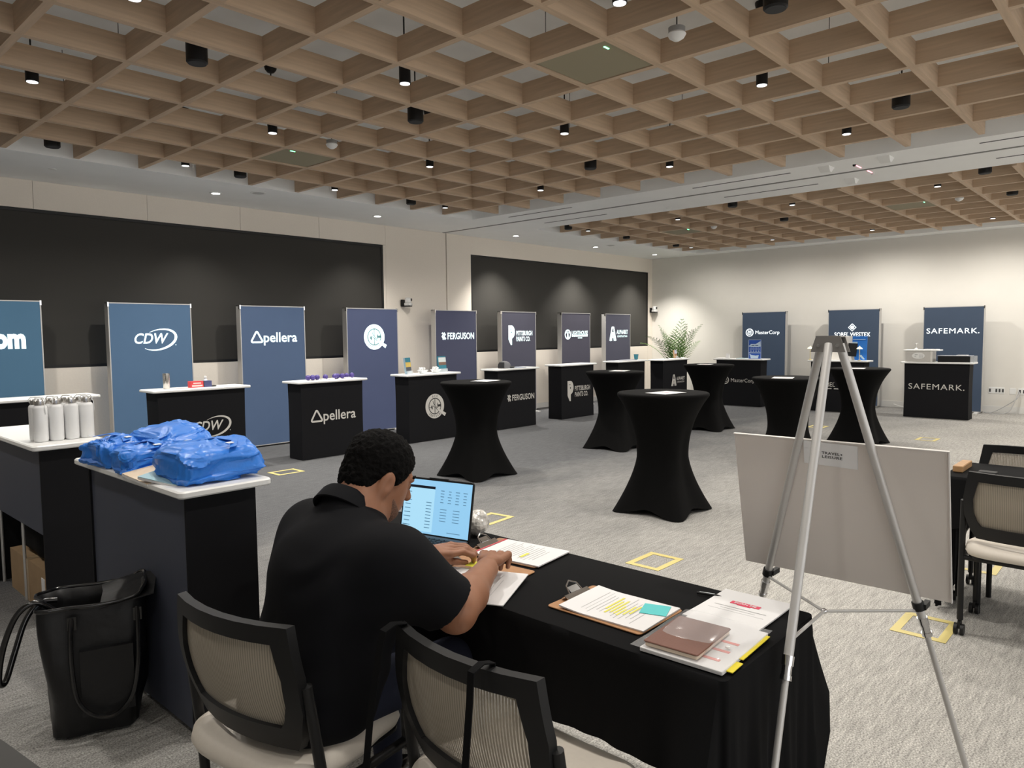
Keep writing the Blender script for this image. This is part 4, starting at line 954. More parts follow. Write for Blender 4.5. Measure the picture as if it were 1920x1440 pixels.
CARD = mat('cardboard', (0.34, 0.225, 0.12), 0.85, noise=0.08, nscale=8)
t = thing('cardboard_box', 'brown cardboard box under the bottle counter', 'box', (1.285, 4.96, 0))
part('carton', MB().b2((-0.12, -0.36, 0), (0.10, 0.36, 0.25)), CARD, t, smooth=0)
part('tape', MB().b2((-0.122, -0.03, 0), (-0.119, 0.03, 0.252)).b2((-0.122, -0.03, 0.25), (0.10, 0.03, 0.2525)), mat('packing_tape', (0.45, 0.33, 0.2), 0.3), t, smooth=0)
part('shipping_label', MB().b2((-0.1225, -0.34, 0.12), (-0.12, -0.28, 0.2)), PAPER, t, smooth=0)
t = thing('duffel_bag', 'crumpled black bag on top of the cardboard box', 'bag', (1.275, 5.0, 0.255))
from mathutils import noise as MN
def lump(size, n=16, amp=0.02, scale=6, seed=0, power=3.0, pinch=0.0, crease=0.0):
    """soft lumpy box on z=0: superellipsoid with creases"""
    m = MB(); loops = []
    K = n
    for k in range(K + 1):
        v = -PI / 2 + PI * k / K
        v = max(min(v, PI / 2 - 0.02), -PI / 2 + 0.02)
        loop = []
        for i in range(2 * n):
            a = 2 * PI * i / (2 * n)
            e = 2 / power
            sg = lambda q: math.copysign(abs(q) ** e, q)
            p = Vector((size[0] / 2 * sg(math.cos(v)) * sg(math.cos(a)), size[1] / 2 * sg(math.cos(v)) * sg(math.sin(a)), size[2] / 2 * sg(math.sin(v))))
            q = p * scale + Vector((seed, seed * 1.7, 0))
            d = MN.noise(q) * amp + MN.noise(q * 2.3) * amp * 0.5
            if crease: d -= crease * abs(MN.noise(q * 1.6 + Vector((3, 1, 2)))) ** 0.5 * 0.5
            p = p * (1 + 0) + p.normalized() * d
            p.z = max(p.z + size[2] / 2, 0.0)
            if pinch: f = 1 - pinch * (p.z / size[2]); p.x *= f; p.y *= f
            loop.append(p)
        loops.append(loop)
    return m.loft(loops)
part('body', lump((0.17, 0.62, 0.2), 16, 0.022, 7, 2), BLACKF, t, smooth=60)

def crumple(size, n, seed):
    m = MB(); loops = []
    for k in range(n + 1):
        v = max(min(-PI / 2 + PI * k / n, PI / 2 - 0.02), -PI / 2 + 0.02); loop = []
        for i in range(2 * n):
            a = PI * i / n; e = 0.36
            sg = lambda q: math.copysign(abs(q) ** e, q)
            p = Vector((size[0] / 2 * sg(math.cos(v)) * sg(math.cos(a)), size[1] / 2 * sg(math.cos(v)) * sg(math.sin(a)), size[2] / 2 * sg(math.sin(v))))
            q = p * 9 + Vector((seed, seed * 1.7, seed * 0.3))
            w = q + Vector((MN.noise(q * 0.8), MN.noise(q * 0.8 + Vector((5, 0, 0))), MN.noise(q * 0.8 + Vector((0, 7, 0)))))
            rg = lambda u: max(0.0, 1 - 2.2 * abs(MN.noise(u)))
            d = 0.017 * (rg(w) ** 3 - 0.4) + 0.008 * (rg(w * 2.2) ** 3 - 0.4) + 0.0025 * (rg(w * 4.6) ** 2 - 0.4) + 0.045 * MN.noise(q * 0.4) * (1 if p.z > -size[2] * 0.3 else 0.2)
            p = p + p.normalized() * d
            p.z += size[2] / 2 + 0.02 * (p.x / size[0]) - 0.16 * size[2] * (2 * p.y / size[1]) ** 2 * (1 if p.z > 0 else 0)
            p.z = max(p.z, 0.0); loop.append(p)
        loops.append(loop)
    return m.loft(loops)
# ---- blue plastic bags and brochures
BLUE = mat('blue_plastic', (0.022, 0.19, 0.68), 0.36, bump=0.25, nscale=30, spec=0.5)
bags = [((1.16, 3.52), (0.17, 0.30, 0.125), 0.15, 11, 'blue plastic bag at the left end of the heap'), ((1.20, 3.24), (0.22, 0.24, 0.115), -0.1, 23, 'blue plastic bag in the middle with folded handle'),
        ((1.36, 3.36), (0.22, 0.42, 0.15), 0.05, 41, 'blue plastic bag at the back of the heap'), ((1.31, 2.87), (0.34, 0.33, 0.145), 0.06, 31, 'largest blue plastic bag, at the near right end of the counter')]
for i, (p, s, rz, sd, lab) in enumerate(bags):
    t = thing('plastic_bag', lab, 'bag', (p[0], p[1], ZC), rz, 'blue plastic bags')
    part('bag', crumple(s, 60, sd), BLUE, t, smooth=42)
    part('handle', MB().strip([(s[0] * 0.1, -s[1] * 0.42, s[2] * 0.9), (s[0] * 0.25, -s[1] * 0.2, s[2] * 0.99 + 0.004), (s[0] * 0.2, s[1] * 0.1, s[2] + 0.006), (-s[0] * 0.05, s[1] * 0.28, s[2] * 0.96)], 0.035, 0.002, (1, 0.2, 0.1)), BLUE, t, smooth=60)
    part('print', MB().box((0.04, -s[1] * 0.32, s[2] * 0.99), (0.03, 0.018, 0.002), (0.1, 0, 0.3)).box((-0.03, s[1] * 0.28, s[2] * 1.0), (0.03, 0.012, 0.002), (-0.1, 0, 0.2)), WPR, t, smooth=0)
for k, (x, y, rz, m, lab) in enumerate([(1.175, 2.90, 0.35, mat('brochure_aqua', (0.35, 0.55, 0.62), 0.5), 'pale blue brochure poking out of the large blue bag'), (1.15, 3.03, 0.1, mat('brochure_peach', (0.72, 0.58, 0.42), 0.5), 'peach and white brochure lying beside the large blue bag')]):
    t = thing('brochure', lab, 'brochure', (x, y, ZC), rz, 'brochures by the blue bags')
    part('cover', MB().box((0, 0, 0.02 - k * 0.006), (0.13, 0.2, 0.003), (0.10, -0.12, 0)), m, t, smooth=0)
    part('pages', MB().box((0, 0, 0.014 - k * 0.006), (0.13, 0.2, 0.009), (0.10, -0.12, 0)), PAPER, t, smooth=0)

def curve(pts, n=6):
    P = [Vector(p) for p in pts]; o = []
    for k in range(len(P) - 1):
        p0, p1, p2, p3 = P[max(k - 1, 0)], P[k], P[k + 1], P[min(k + 2, len(P) - 1)]
        for q in range(n):
            u = q / n; o.append(0.5 * ((2 * p1) + (-p0 + p2) * u + (2 * p0 - 5 * p1 + 4 * p2 - p3) * u * u + (-p0 + 3 * p1 - 3 * p2 + p3) * u ** 3))
    return o + [P[-1]]
# ---- black tote on the carpet
LEA = mat('black_patent', (0.006, 0.006, 0.0065), 0.16, spec=0.7)
NYL = mat('black_nylon', (0.0035, 0.0035, 0.0042), 0.45, bump=0.6, nscale=9, spec=0.4)
t = thing('tote_bag', 'large open black tote bag with glossy handles on the carpet', 'bag', (0.968, 3.17, 0), -0.35)
loops = []; N = 40
for k in range(15):
    u = k / 14; z = 0.012 + 0.508 * u
    lp = []
    for i in range(N):
        a = 2 * PI * i / N; e = 0.42
        sg = lambda q: math.copysign(abs(q) ** e, q)
        wx, wy = 0.155 + 0.035 * u, 0.12 + 0.035 * math.sin(u * 2.6)
        p = Vector((wx * sg(math.cos(a)), wy * sg(math.sin(a)), z + (0.05 * max(0, math.cos(a)) ** 2) * u ** 3))
        p += Vector((p.x, p.y, 0)).normalized() * (MN.noise(Vector((p.x * 11, p.y * 11, p.z * 3))) * 0.035 + MN.noise(Vector((p.x * 22, p.y * 22, p.z * 9))) * 0.010)
        lp.append(p)
    loops.append(lp)
for f_, dz in ((0.93, -0.005), (0.88, -0.05), (0.85, -0.14)):
    loops.append([Vector((p.x * f_, p.y * f_, p.z + dz)) for p in loops[14]])
part('body', MB().loft(loops, True, True), NYL, t, smooth=60)
part('flap', MB().loft([[(0.02, -0.15, 0.50), (0.21, -0.14, 0.53), (0.21, -0.14, 0.535), (0.02, -0.15, 0.505)], [(0.03, 0.0, 0.525), (0.23, 0.0, 0.585), (0.23, 0.0, 0.59), (0.03, 0.0, 0.53)], [(0.02, 0.14, 0.51), (0.2, 0.14, 0.55), (0.2, 0.14, 0.555), (0.02, 0.14, 0.515)]]), NYL, t, smooth=60)
part('pocket', MB().loft([[(-0.05, -0.168, 0.10), (0.13, -0.168, 0.10), (0.13, -0.15, 0.10), (-0.05, -0.15, 0.10)], [(-0.05, -0.18, 0.36), (0.13, -0.18, 0.36), (0.13, -0.15, 0.36), (-0.05, -0.15, 0.36)]]), NYL, t)
part('handle', MB().tube(curve([(-0.07, -0.165, 0.49), (-0.075, -0.185, 0.42), (-0.075, -0.19, 0.30), (-0.06, -0.195, 0.18), (-0.01, -0.2, 0.115), (0.06, -0.2, 0.10), (0.12, -0.195, 0.16), (0.145, -0.19, 0.28), (0.15, -0.18, 0.40), (0.15, -0.165, 0.50)]), 0.0085, 8), LEA, t)
part('handle', MB().tube(curve([(-0.13, -0.07, 0.50), (-0.19, -0.08, 0.545), (-0.25, -0.09, 0.51), (-0.295, -0.10, 0.40), (-0.315, -0.10, 0.28), (-0.30, -0.07, 0.255), (-0.27, -0.03, 0.35), (-0.235, 0.0, 0.455), (-0.19, 0.02, 0.51), (-0.13, 0.03, 0.51)]), 0.011, 8), LEA, t, smooth=60)
rim_ = loops[14]
part('rim', MB().tube([tuple(p) for p in rim_] + [tuple(rim_[0])], 0.008, 6), LEA, t, smooth=60)
part('shoulder_strap', MB().strip([(0.2, 0.05, 0.55), (0.24, 0.02, 0.48), (0.26, 0.0, 0.38), (0.27, -0.02, 0.28)], 0.03, 0.004, (0, 1, 0)), NYL, t, smooth=60)
for s in (-0.07, 0.15): part('handle_tab', MB().box((s, -0.166, 0.47), (0.03, 0.008, 0.05)), LEA, t)
for s in (-1, 1): part('wheel', MB().cyl((s * 0.10 - 0.01, -0.10, 0.014), (s * 0.10 + 0.01, -0.10, 0.014), 0.014, n=14), BLACKP, t)

# ---- low black table corner at the bottom left
t = thing('corner_table', 'dark table corner at the bottom left of the view', 'table', (0.0, 0, 0))
tt = MB().loft([[(-0.35, 1.30, z), (0.40, 1.30, z), (0.345, 1.70, z), (0.25, 2.25, z), (-0.35, 2.25, z)] for z in (0.71, 0.74)])
part('top', tt, mat('table_charcoal', (0.035, 0.034, 0.032), 0.6), t, smooth=0)
for x, y in ((-0.3, 1.35), (0.33, 1.35), (-0.3, 2.2), (0.2, 2.2)): part('leg', MB().cyl((x, y, 0), (x, y, 0.71), 0.018), BLACKM, t)

# ================================================================== BLACK CLOTH TABLES
def cloth_table(x0, x1, y0, y1, z, lab_t, lab_c, hem_side, hem_end):
    t = thing('folding_table', lab_t, 'table', ((x0 + x1) / 2, (y0 + y1) / 2, 0), 0, 'folding tables under black cloths')
    hx, hy = (x1 - x0) / 2 - 0.012, (y1 - y0) / 2 - 0.012
    part('tabletop', MB().slab((0, 0, z - 0.022), (2 * hx, 2 * hy, 0.036), 0.02), mat('table_grey', (0.4, 0.4, 0.4), 0.6), t)
    for sx in (-1, 1):
        for sy in (-1, 1): part('leg', MB().cyl((sx * (hx - 0.1), sy * (hy - 0.15), 0), (sx * (hx - 0.1), sy * (hy - 0.15), z - 0.04), 0.014), BLACKM, t)
    # cloth
    hx += 0.012; hy += 0.012
    per = []; r = 0.02
    def seg(a, b, n):
        for i in range(n): per.append((a[0] + (b[0] - a[0]) * i / n, a[1] + (b[1] - a[1]) * i / n))
    def arc(cx, cy, a0):
        for i in range(10): a = a0 + i / 10 * PI / 2; per.append((cx + r * math.cos(a), cy + r * math.sin(a)))
    seg((-hx + r, -hy), (hx - r, -hy), 40); arc(hx - r, -hy + r, -PI / 2); seg((hx, -hy + r), (hx, hy - r), 90); arc(hx - r, hy - r, 0)
    seg((hx - r, hy), (-hx + r, hy), 40); arc(-hx + r, hy - r, PI / 2); seg((-hx, hy - r), (-hx, -hy + r), 90); arc(-hx + r, -hy + r, PI)
    n = len(per); loops = []; K = 16
    info = []
    for i, (x, y) in enumerate(per):
        nx, ny = 0, 0
        dxr = max(abs(x) - (hx - r), 0); dyr = max(abs(y) - (hy - r), 0)
        l = math.hypot(dxr, dyr) or 1
        nx, ny = math.copysign(dxr / l, x), math.copysign(dyr / l, y)
        corner = 4 * (dxr / l) * (dyr / l) / 2
        endness = (dyr / l) ** 2
        # distance from the nearest corner along the edge
        dc = min(hx - abs(x), 9) if endness > 0.5 else min(hy - abs(y), 9)
        info.append((nx, ny, endness, dc))
    for k in range(K + 1):
        u = k / K; lp = []
        for i, (x, y) in enumerate(per):
            nx, ny, en, dc = info[i]
            w_ = min(max((en - 0.04) / 0.18, 0), 1); w_ = w_ * w_ * (3 - 2 * w_)
            hem = hem_side * (1 - w_) + hem_end * w_
            cf = math.exp(-(dc / 0.10) ** 2)
            hem -= 0.02 * cf * (1 - w_)
            zz = z + 0.002 - (z + 0.002 - hem) * u
            wave = 0.010 * math.sin(i * 0.55 + 1.3 * math.sin(i * 0.13)) + 0.006 * math.sin(i * 1.3)
            out = 0.004 + u ** 1.2 * (0.012 + wave * (0.5 + en * 1.2) + 0.11 * cf * (1 - w_))
            if k == 0: out = 0
            lp.append((x + nx * out, y + ny * out, zz))
        loops.append(lp)
    m = MB(); m.loft([[(x * 0.985, y * 0.995, z + 0.003) for x, y in per]] + loops, True, False)
    c = solo('tablecloth', m, BLACKF, lab_c, 'tablecloth', ((x0 + x1) / 2, (y0 + y1) / 2, 0), group='black tablecloths', smooth=60)
    return c
TZ = 0.757
cloth_table(1.49, 2.03, 0.725, 2.56, 0.752, 'folding table under the near black cloth', 'black cloth over the near table with clipboards', 0.50, 0.03)
cloth_table(4.45, 4.99, -0.95, 0.92, 0.752, 'folding table under the far right black cloth', 'black cloth over the table behind the easel board at right', 0.50, 0.03)
t = thing('wooden_box', 'small wooden box on the corner of the right-hand table', 'box', (4.70, 0.875, TZ))
part('box', MB().slab((0, 0, 0.018), (0.24, 0.05, 0.036), 0.004), mat('oak', (0.42, 0.24, 0.11), 0.5, noise=0.1, nscale=20), t)
solo('pager', MB().slab((0, 0, 0.008), (0.06, 0.09, 0.016), 0.012), BLACKP, 'small black device on the right-hand table', 'gadget', (4.62, 0.74, TZ))
solo('paper_sheet', MB().box((0, 0, 0.0007), (0.28, 0.21, 0.0014)), PAPER, 'white sheet on the right-hand table at the frame edge', 'paper', (4.6, 0.42, TZ), smooth=0)

# ---- clipboards, papers
HBRD = mat('hardboard', (0.40, 0.20, 0.085), 0.6, noise=0.08, nscale=60)
def clipboard(x, y, rz, lab, z=TZ, board=HBRD, w=0.225, l=0.315):
    """clip at the local +y end"""
    t = thing('clipboard', lab, 'clipboard', (x, y, z), rz, 'clipboards on the near table')
    part('board', MB().slab((0, 0, 0.002), (w, l, 0.0036), 0.012, 0.001), board, t)
    c = MB(); c.loft([[(-0.055, l / 2 - 0.045, 0.005), (0.055, l / 2 - 0.045, 0.005), (0.055, l / 2 - 0.045, 0.007), (-0.055, l / 2 - 0.045, 0.007)], [(-0.055, l / 2 - 0.02, 0.018), (0.055, l / 2 - 0.02, 0.018), (0.055, l / 2 - 0.02, 0.02), (-0.055, l / 2 - 0.02, 0.02)], [(-0.05, l / 2 - 0.004, 0.006), (0.05, l / 2 - 0.004, 0.006), (0.05, l / 2 - 0.004, 0.008), (-0.05, l / 2 - 0.004, 0.008)]])
    cl = part('clip', c, CHROME, t)
    part('lever', MB().tube([(-0.03, l / 2 - 0.02, 0.018), (-0.024, l / 2 - 0.002, 0.036), (0, l / 2 + 0.008, 0.045), (0.024, l / 2 - 0.002, 0.036), (0.03, l / 2 - 0.02, 0.018)], 0.0028, 6).box((0, l / 2 - 0.012, 0.026), (0.045, 0.003, 0.02), (-0.9, 0, 0)), CHROME, cl)
    part('rubber_bar', MB().box((0, l / 2 - 0.048, 0.0065), (0.112, 0.006, 0.004)), BLACKP, cl)
    return t
def sheet_mesh(w, l, lift, n=10, thick=0.0012, bow=0.0):
    m = MB(); loops = []
    for k in range(n + 1):
        v = -l / 2 + l * k / n
        u = abs(k / n - 0.5) * 2
        z = lift(k / n)
        loops.append([(-w / 2, v, z + bow), (0, v, z), (w / 2, v, z + bow), (w / 2, v, z + bow + thick), (0, v, z + thick), (-w / 2, v, z + bow + thick)])
    return m.loft(loops)
def paper(x, y, rz, lab, z, w=0.206, l=0.274, lift=lambda s: 0.0, thick=0.0015, group=None, lines=True, hl=False):
    t = thing('paper_stack', lab, 'paper', (x, y, z), rz, group)
    part('sheets', sheet_mesh(w, l, lift, thick=thick), PAPER, t, smooth=60)
    if lines:
        p = MB()
        for k in range(13):
            s = 0.2 + 0.05 * k
            zz = lift(s) + thick + 0.0006
            p.box((rnd.uniform(-0.01, 0.01), -l / 2 + l * s, zz), (w * rnd.uniform(0.45, 0.8), 0.0022, 0.0004))
        part('print', p, mat('faint_print', (0.55, 0.55, 0.55), 0.8), t, smooth=0)
    if hl:
        p = MB()
        for k in range(7): p.box((rnd.uniform(-0.03, 0.02), -l / 2 + l * (0.32 + 0.045 * k), lift(0.5) + thick + 0.0009), (w * rnd.uniform(0.25, 0.5), 0.006, 0.0004))
        part('highlighter', p, mat('highlight_yellow', (0.75, 0.70, 0.12), 0.8), t, smooth=0)
    return t
clipboard(1.69, 1.162, 0.0, 'brown clipboard nearest the front middle of the table')
t = paper(1.69, 1.145, 0.04, 'highlighted sheets on the front clipboard', TZ + 0.0045, lift=lambda s: 0.012 * max(0, s - 0.75) ** 1.0 * 2, thick=0.004, group='sheets on clipboards', hl=True)
part('sticky_note', MB().box((0.045, -0.09, 0.0055), (0.075, 0.075, 0.001), (0, 0, 0.3)), mat('sticky_teal', (0.10, 0.55, 0.55), 0.7), t, smooth=0, label='teal sticky note')
clipboard(1.905, 1.735, 0.12, 'dark clipboard with white sheets behind the hands', board=mat('clipboard_brown', (0.30, 0.16, 0.08), 0.6))
t = paper(1.905, 1.705, 0.12, 'white sheets on the clipboard behind the hands', TZ + 0.0045, thick=0.004, group='sheets on clipboards')
part('red_edge', MB().box((0, 0.142, 0.004), (0.2, 0.008, 0.003)), mat('red_edge', (0.5, 0.05, 0.07), 0.6), t, smooth=0)
part('highlighter', MB().box((-0.03, -0.03, 0.0052), (0.05, 0.012, 0.0006)), mat('highlight_yellow', (0.75, 0.70, 0.12), 0.8), t, smooth=0)
clipboard(1.66, 1.685, 0.10, 'brown clipboard under the hands of the seated person')
t = paper(1.545, 1.60, 0.42, 'white sheets hanging over the table edge by the elbow', TZ + 0.0075, w=0.25, l=0.30, thick=0.003, group='sheets on clipboards')
t.rotation_euler = (0.0, -0.05, 0.42)
# QR-free notice sheets: red banner reading SCAN ME
t = paper(1.90, 0.885, -PI / 2 + 0.03, 'stack of white notices with red SCAN ME banner', TZ + 0.001, w=0.205, l=0.279, lift=lambda s: 0.006 * (1 - s) ** 2, thick=0.004, lines=False)
p = MB(); p.box((0, 0.045, 0.0056), (0.085, 0.020, 0.0006)); p.box((0.0, 0.033, 0.0056), (0.04, 0.006, 0.0006))
part('red_banner', p, mat('banner_red', (0.72, 0.06, 0.12), 0.7), t, smooth=0)
p = MB(); q = MB(); add_text(q, 'SCAN ME', 0, 0, 0.065, 0.011, 0, 0.03)
p.add([(v[0], 0.045 + v[2], 0.0064) for v in q.v], q.f); part('lettering', p, PAPER, t, smooth=0)
p = MB()
for k, ww in enumerate((0.15, 0.10, 0.16, 0.07)): p.box((0, 0.005 - 0.016 * k, 0.0062), (ww, 0.0025, 0.0004))
part('print', p, mat('faint_print', (0.55, 0.55, 0.55), 0.8), t, smooth=0)
# clear pouch with notebook and tabbed sheets
t = thing('tabbed_papers', 'sheets with yellow tabs under the clear pouch', 'paper', (1.645, 0.855, TZ), -PI / 2 + 0.04)
part('sheets', MB().slab((0, 0, 0.006), (0.216, 0.279, 0.010), 0.003, 0.001), PAPER, t)
part('yellow_tab', MB().box((0.114, -0.09, 0.006), (0.02, 0.06, 0.002)).box((0.112, 0.04, 0.008), (0.012, 0.17, 0.002)), mat('tab_yellow', (0.80, 0.66, 0.03), 0.6), t, smooth=0)
p = MB()
for k in range(3): p.box((0.055, -0.09 + 0.055 * k, 0.0115), (0.05, 0.012, 0.0005))
part('red_print', p, mat('print_red', (0.72, 0.25, 0.22), 0.7), t, smooth=0)
t = thing('notebook', 'brown leather notebook inside the clear pouch', 'notebook', (1.612, 0.885, TZ + 0.013), -PI / 2 + 0.06)
part('cover', MB().slab((0, 0, 0.013), (0.145, 0.20, 0.004), 0.006, 0.0015), mat('brown_leather', (0.16, 0.062, 0.04), 0.5, bump=0.1, nscale=200), t)
part('pages', MB().slab((0, 0, 0.006), (0.138, 0.194, 0.010), 0.004, 0.001), mat('page_edge', (0.70, 0.58, 0.46), 0.8), t)
t = thing('clear_pouch', 'clear plastic snap pouch over the notebook', 'pouch', (1.645, 0.862, TZ + 0.012), -PI / 2 + 0.04)
pv = MB()
n = 12; g = [[(-0.122 + 0.244 * i / n, -0.15 + 0.30 * j / n) for i in range(n + 1)] for j in range(n + 1)]
def pz(x, y):
    a = max(0, 1 - (abs(x + 0.02) / 0.10) ** 6) * max(0, 1 - (abs(y - 0.03) / 0.125) ** 6)
    return 0.0025 + 0.0165 * a + 0.001 * math.sin(40 * x) * math.sin(33 * y)
vsx = [(x, y, pz(x, y)) for row in g for x, y in row]
pv.add(vsx, [(j * (n + 1) + i, j * (n + 1) + i + 1, (j + 1) * (n + 1) + i + 1, (j + 1) * (n + 1) + i) for j in range(n) for i in range(n)])
part('film', pv, mat('clear_film', (0.85, 0.85, 0.86), 0.12, alpha=0.22, spec=0.8), t, smooth=60)
part('snap', MB().lathe([(0.006, 0), (0.006, 0.003), (0.001, 0.004)], (0.075, -0.02, 0.004), 12), WHITE, t)
t = thing('pen', 'slim grey pen beside the white notices', 'pen', (1.957, 1.012, TZ + 0.005), -PI / 2 + 0.25)
part('barrel', MB().cyl((-0.03, 0, 0), (0.03, 0, 0), 0.004, n=10).cyl((0.03, 0, 0), (0.042, 0, 0), 0.004, 0.001, 10), BLACKP, t); part('lettering', MB().box((0, 0, 0.0042), (0.045, 0.003, 0.0006)), WPR, t)
# ---- laptop
t = thing('laptop', 'open laptop with pale blue screen on the near table', 'laptop', (1.815, 2.085, TZ), math.atan2(-0.31, 0.07) + PI / 2)
# local: screen hinge along x, user at -y ... facing -X in the room
t.rotation_euler = (0, 0, -PI / 2 + 0.22)
GUN = mat('laptop_grey', (0.06, 0.06, 0.065), 0.4, 0.4)
part('base', MB().slab((0, -0.11, 0.008), (0.33, 0.225, 0.015), 0.012, 0.003), GUN, t)
kb = MB()
for j in range(5):
    for i in range(13): kb.box((-0.137 + i * 0.0228, -0.035 - j * 0.021, 0.0163), (0.018, 0.016, 0.002))
part('keyboard', kb, BLACKP, t, smooth=0); part('touchpad', MB().box((0, -0.18, 0.0158), (0.1, 0.06, 0.0008)), mat('pad_grey', (0.1, 0.1, 0.11), 0.3), t, smooth=0)
lid = part('lid', MB().slab((0, 0, 0), (0.33, 0.228, 0.007), 0.012, 0.002).slab((0.0, 0.114, 0.0), (0.09, 0.006, 0.007), 0.002, 0.001), BLACKP, t, loc=(0, 0.028, 0.116), rot=(PI / 2 - 0.20, 0, 0))
part('screen', MB().box((0, 0.003, 0.0038), (0.315, 0.205, 0.0008)), mat('screen_blue', (0.02, 0.03, 0.04), 0.3, emit=1.0, ecol=(0.15, 0.305, 0.44)), lid, smooth=0)
p = MB(); p.box((-0.083, 0.078, 0.0044), (0.145, 0.010, 0.0004)); part('title_bar', p, mat('screen_navy', (0.01, 0.015, 0.03), 0.4), lid, smooth=0)
p = MB(); p.box((-0.083, -0.01, 0.0043), (0.145, 0.165, 0.0003)); part('window', p, mat('screen_pale', (0.02, 0.03, 0.04), 0.3, emit=1.0, ecol=(0.21, 0.37, 0.47)), lid, smooth=0)
p = MB()
for k in range(9): p.box((-0.135, 0.055 - k * 0.016, 0.0046), (rnd.uniform(0.02, 0.035), 0.003, 0.0003)); p.box((-0.035, 0.02 - k * 0.012, 0.0046), (0.025, 0.003, 0.0003))
for k in range(4):
    for j in range(5): p.box((0.025 + k * 0.035, 0.07 - j * 0.011, 0.0046), (rnd.uniform(0.01, 0.022), 0.003, 0.0003))
for j in range(5):
    for k in range(2): p.box((0.035 + k * 0.06, 0.0 - j * 0.011, 0.0046), (0.03, 0.0025, 0.0003))
p.box((0.09, -0.085, 0.0046), (0.06, 0.0025, 0.0003))
part('screen_text', p, mat('screen_text', (0.02, 0.04, 0.06), 0.4, emit=0.6, ecol=(0.08, 0.18, 0.27)), lid, smooth=0)
t = thing('glass_globe', 'crackled glass globe beside the laptop', 'ornament', (1.975, 2.005, TZ))
part('globe', lump((0.10, 0.10, 0.10), 12, 0.006, 30, 5, 2.0), mat('crackle_glass', (0.55, 0.53, 0.49), 0.15, noise=0.45, nscale=35, bump=0.6, spec=0.9), t, smooth=0)

# ================================================================== EASEL, BOARD, CARD
def vlerp(a, b, s): return tuple(a[i] + (b[i] - a[i]) * s for i in range(3))
hub = Vector((2.141, 0.734, 1.513))
easel = thing('easel', 'silver folding tripod easel holding the blank board', 'easel', (2.2, 0.75, 0))
E0 = Vector((2.2, 0.75, 0))
legs = {'R': ((2.145, 0.708, 1.505), (2.319, 0.531, 0.743), (2.490, 0.363, 0.0)), 'L': ((2.144, 0.759, 1.505), (2.312, 0.977, 0.748), (2.480, 1.195, 0.0)), 'B': ((2.128, 0.733, 1.505), (1.78, 0.692, 0.769), (1.405, 0.640, 0.0))}
sub = lambda p: tuple(Vector(p) - E0)
for k, (a, j, f_) in legs.items():
    jj = vlerp(a, j, 1.06)
    part('leg', MB().cyl(sub(a), sub(jj), 0.0118, n=16), SILVER, easel)
    part('lower_leg', MB().cyl(sub(vlerp(a, j, 1.0)), sub(f_), 0.0085, n=14), SILVER, easel)
    jd = (Vector(f_) - Vector(a)).normalized()
    c0 = Vector(jj) - E0
    part('twist_collar', MB().cyl(c0 - jd * 0.012, c0 + jd * 0.012, 0.0145, n=16).cyl(c0 + jd * 0.012, c0 + jd * 0.035, 0.012, n=16).cyl(c0 + jd * 0.035, c0 + jd * 0.047, 0.014, n=16), CHROME, easel)
    part('rubber_foot', MB().cyl(Vector(f_) - E0 + Vector((0, 0, 0.0)), Vector(f_) - E0 - jd * 0.04 + Vector((0, 0, 0)), 0.013, 0.012, 12), BLACKP, easel)
    if k != 'B':
        q = Vector(vlerp(a, j, 1.0)) - E0
        part('board_clip', MB().cyl(q - jd * 0.012, q + jd * 0.012, 0.0165, n=16).box(q + Vector((0.02, -0.014 if k == 'R' else -0.014, 0.0)), (0.05, 0.014, 0.016)), BLACKP, easel)
cj = Vector((2.10, 0.722, 0.742))
for k in 'RLB':
    a, j, f_ = legs[k]; e = Vector(vlerp(a, j, 1.02 if k != 'B' else 1.0))
    part('brace', MB().cyl(sub(cj), sub(e), 0.0045, n=8), SILVER, easel)
part('brace_joint', MB().sphere(sub(cj), 0.009, 10, 8), CHROME, easel)
HUBM = mat('hub_grey', (0.30, 0.29, 0.28), 0.4, 0.6)
hb = MB()
def hubplate(dx):
    pts = [(-0.048, -0.03), (0.048, -0.03), (0.034, 0.012), (-0.034, 0.012)]
    hb.add([(hub.x + dx, hub.y - a, hub.z + b) for a, b in pts] + [(hub.x + dx + 0.003, hub.y - a, hub.z + b) for a, b in pts], [(0, 1, 2, 3), (7, 6, 5, 4), (0, 4, 5, 1), (1, 5, 6, 2), (2, 6, 7, 3), (3, 7, 4, 0)])
hubplate(-0.018); hubplate(0.022)
hb.add([(hub.x + x, hub.y + y, hub.z + z) for x in (-0.018, 0.025) for y in (-0.034, 0.034) for z in (0.012, 0.016)], [(0, 1, 3, 2), (4, 6, 7, 5), (0, 2, 6, 4), (1, 5, 7, 3), (0, 4, 5, 1), (2, 3, 7, 6)])
hb.v = [tuple(Vector(v) - E0) for v in hb.v]
h_ = part('hub', hb, HUBM, easel, smooth=0)
for s in (-1, 1): part('rivet', MB().cyl((hub.x - 0.0195 - E0.x, hub.y + s * 0.026 - E0.y, hub.z - 0.012), (hub.x - 0.0165 - E0.x, hub.y + s * 0.026 - E0.y, hub.z - 0.012), 0.005, n=10), CHROME, h_)
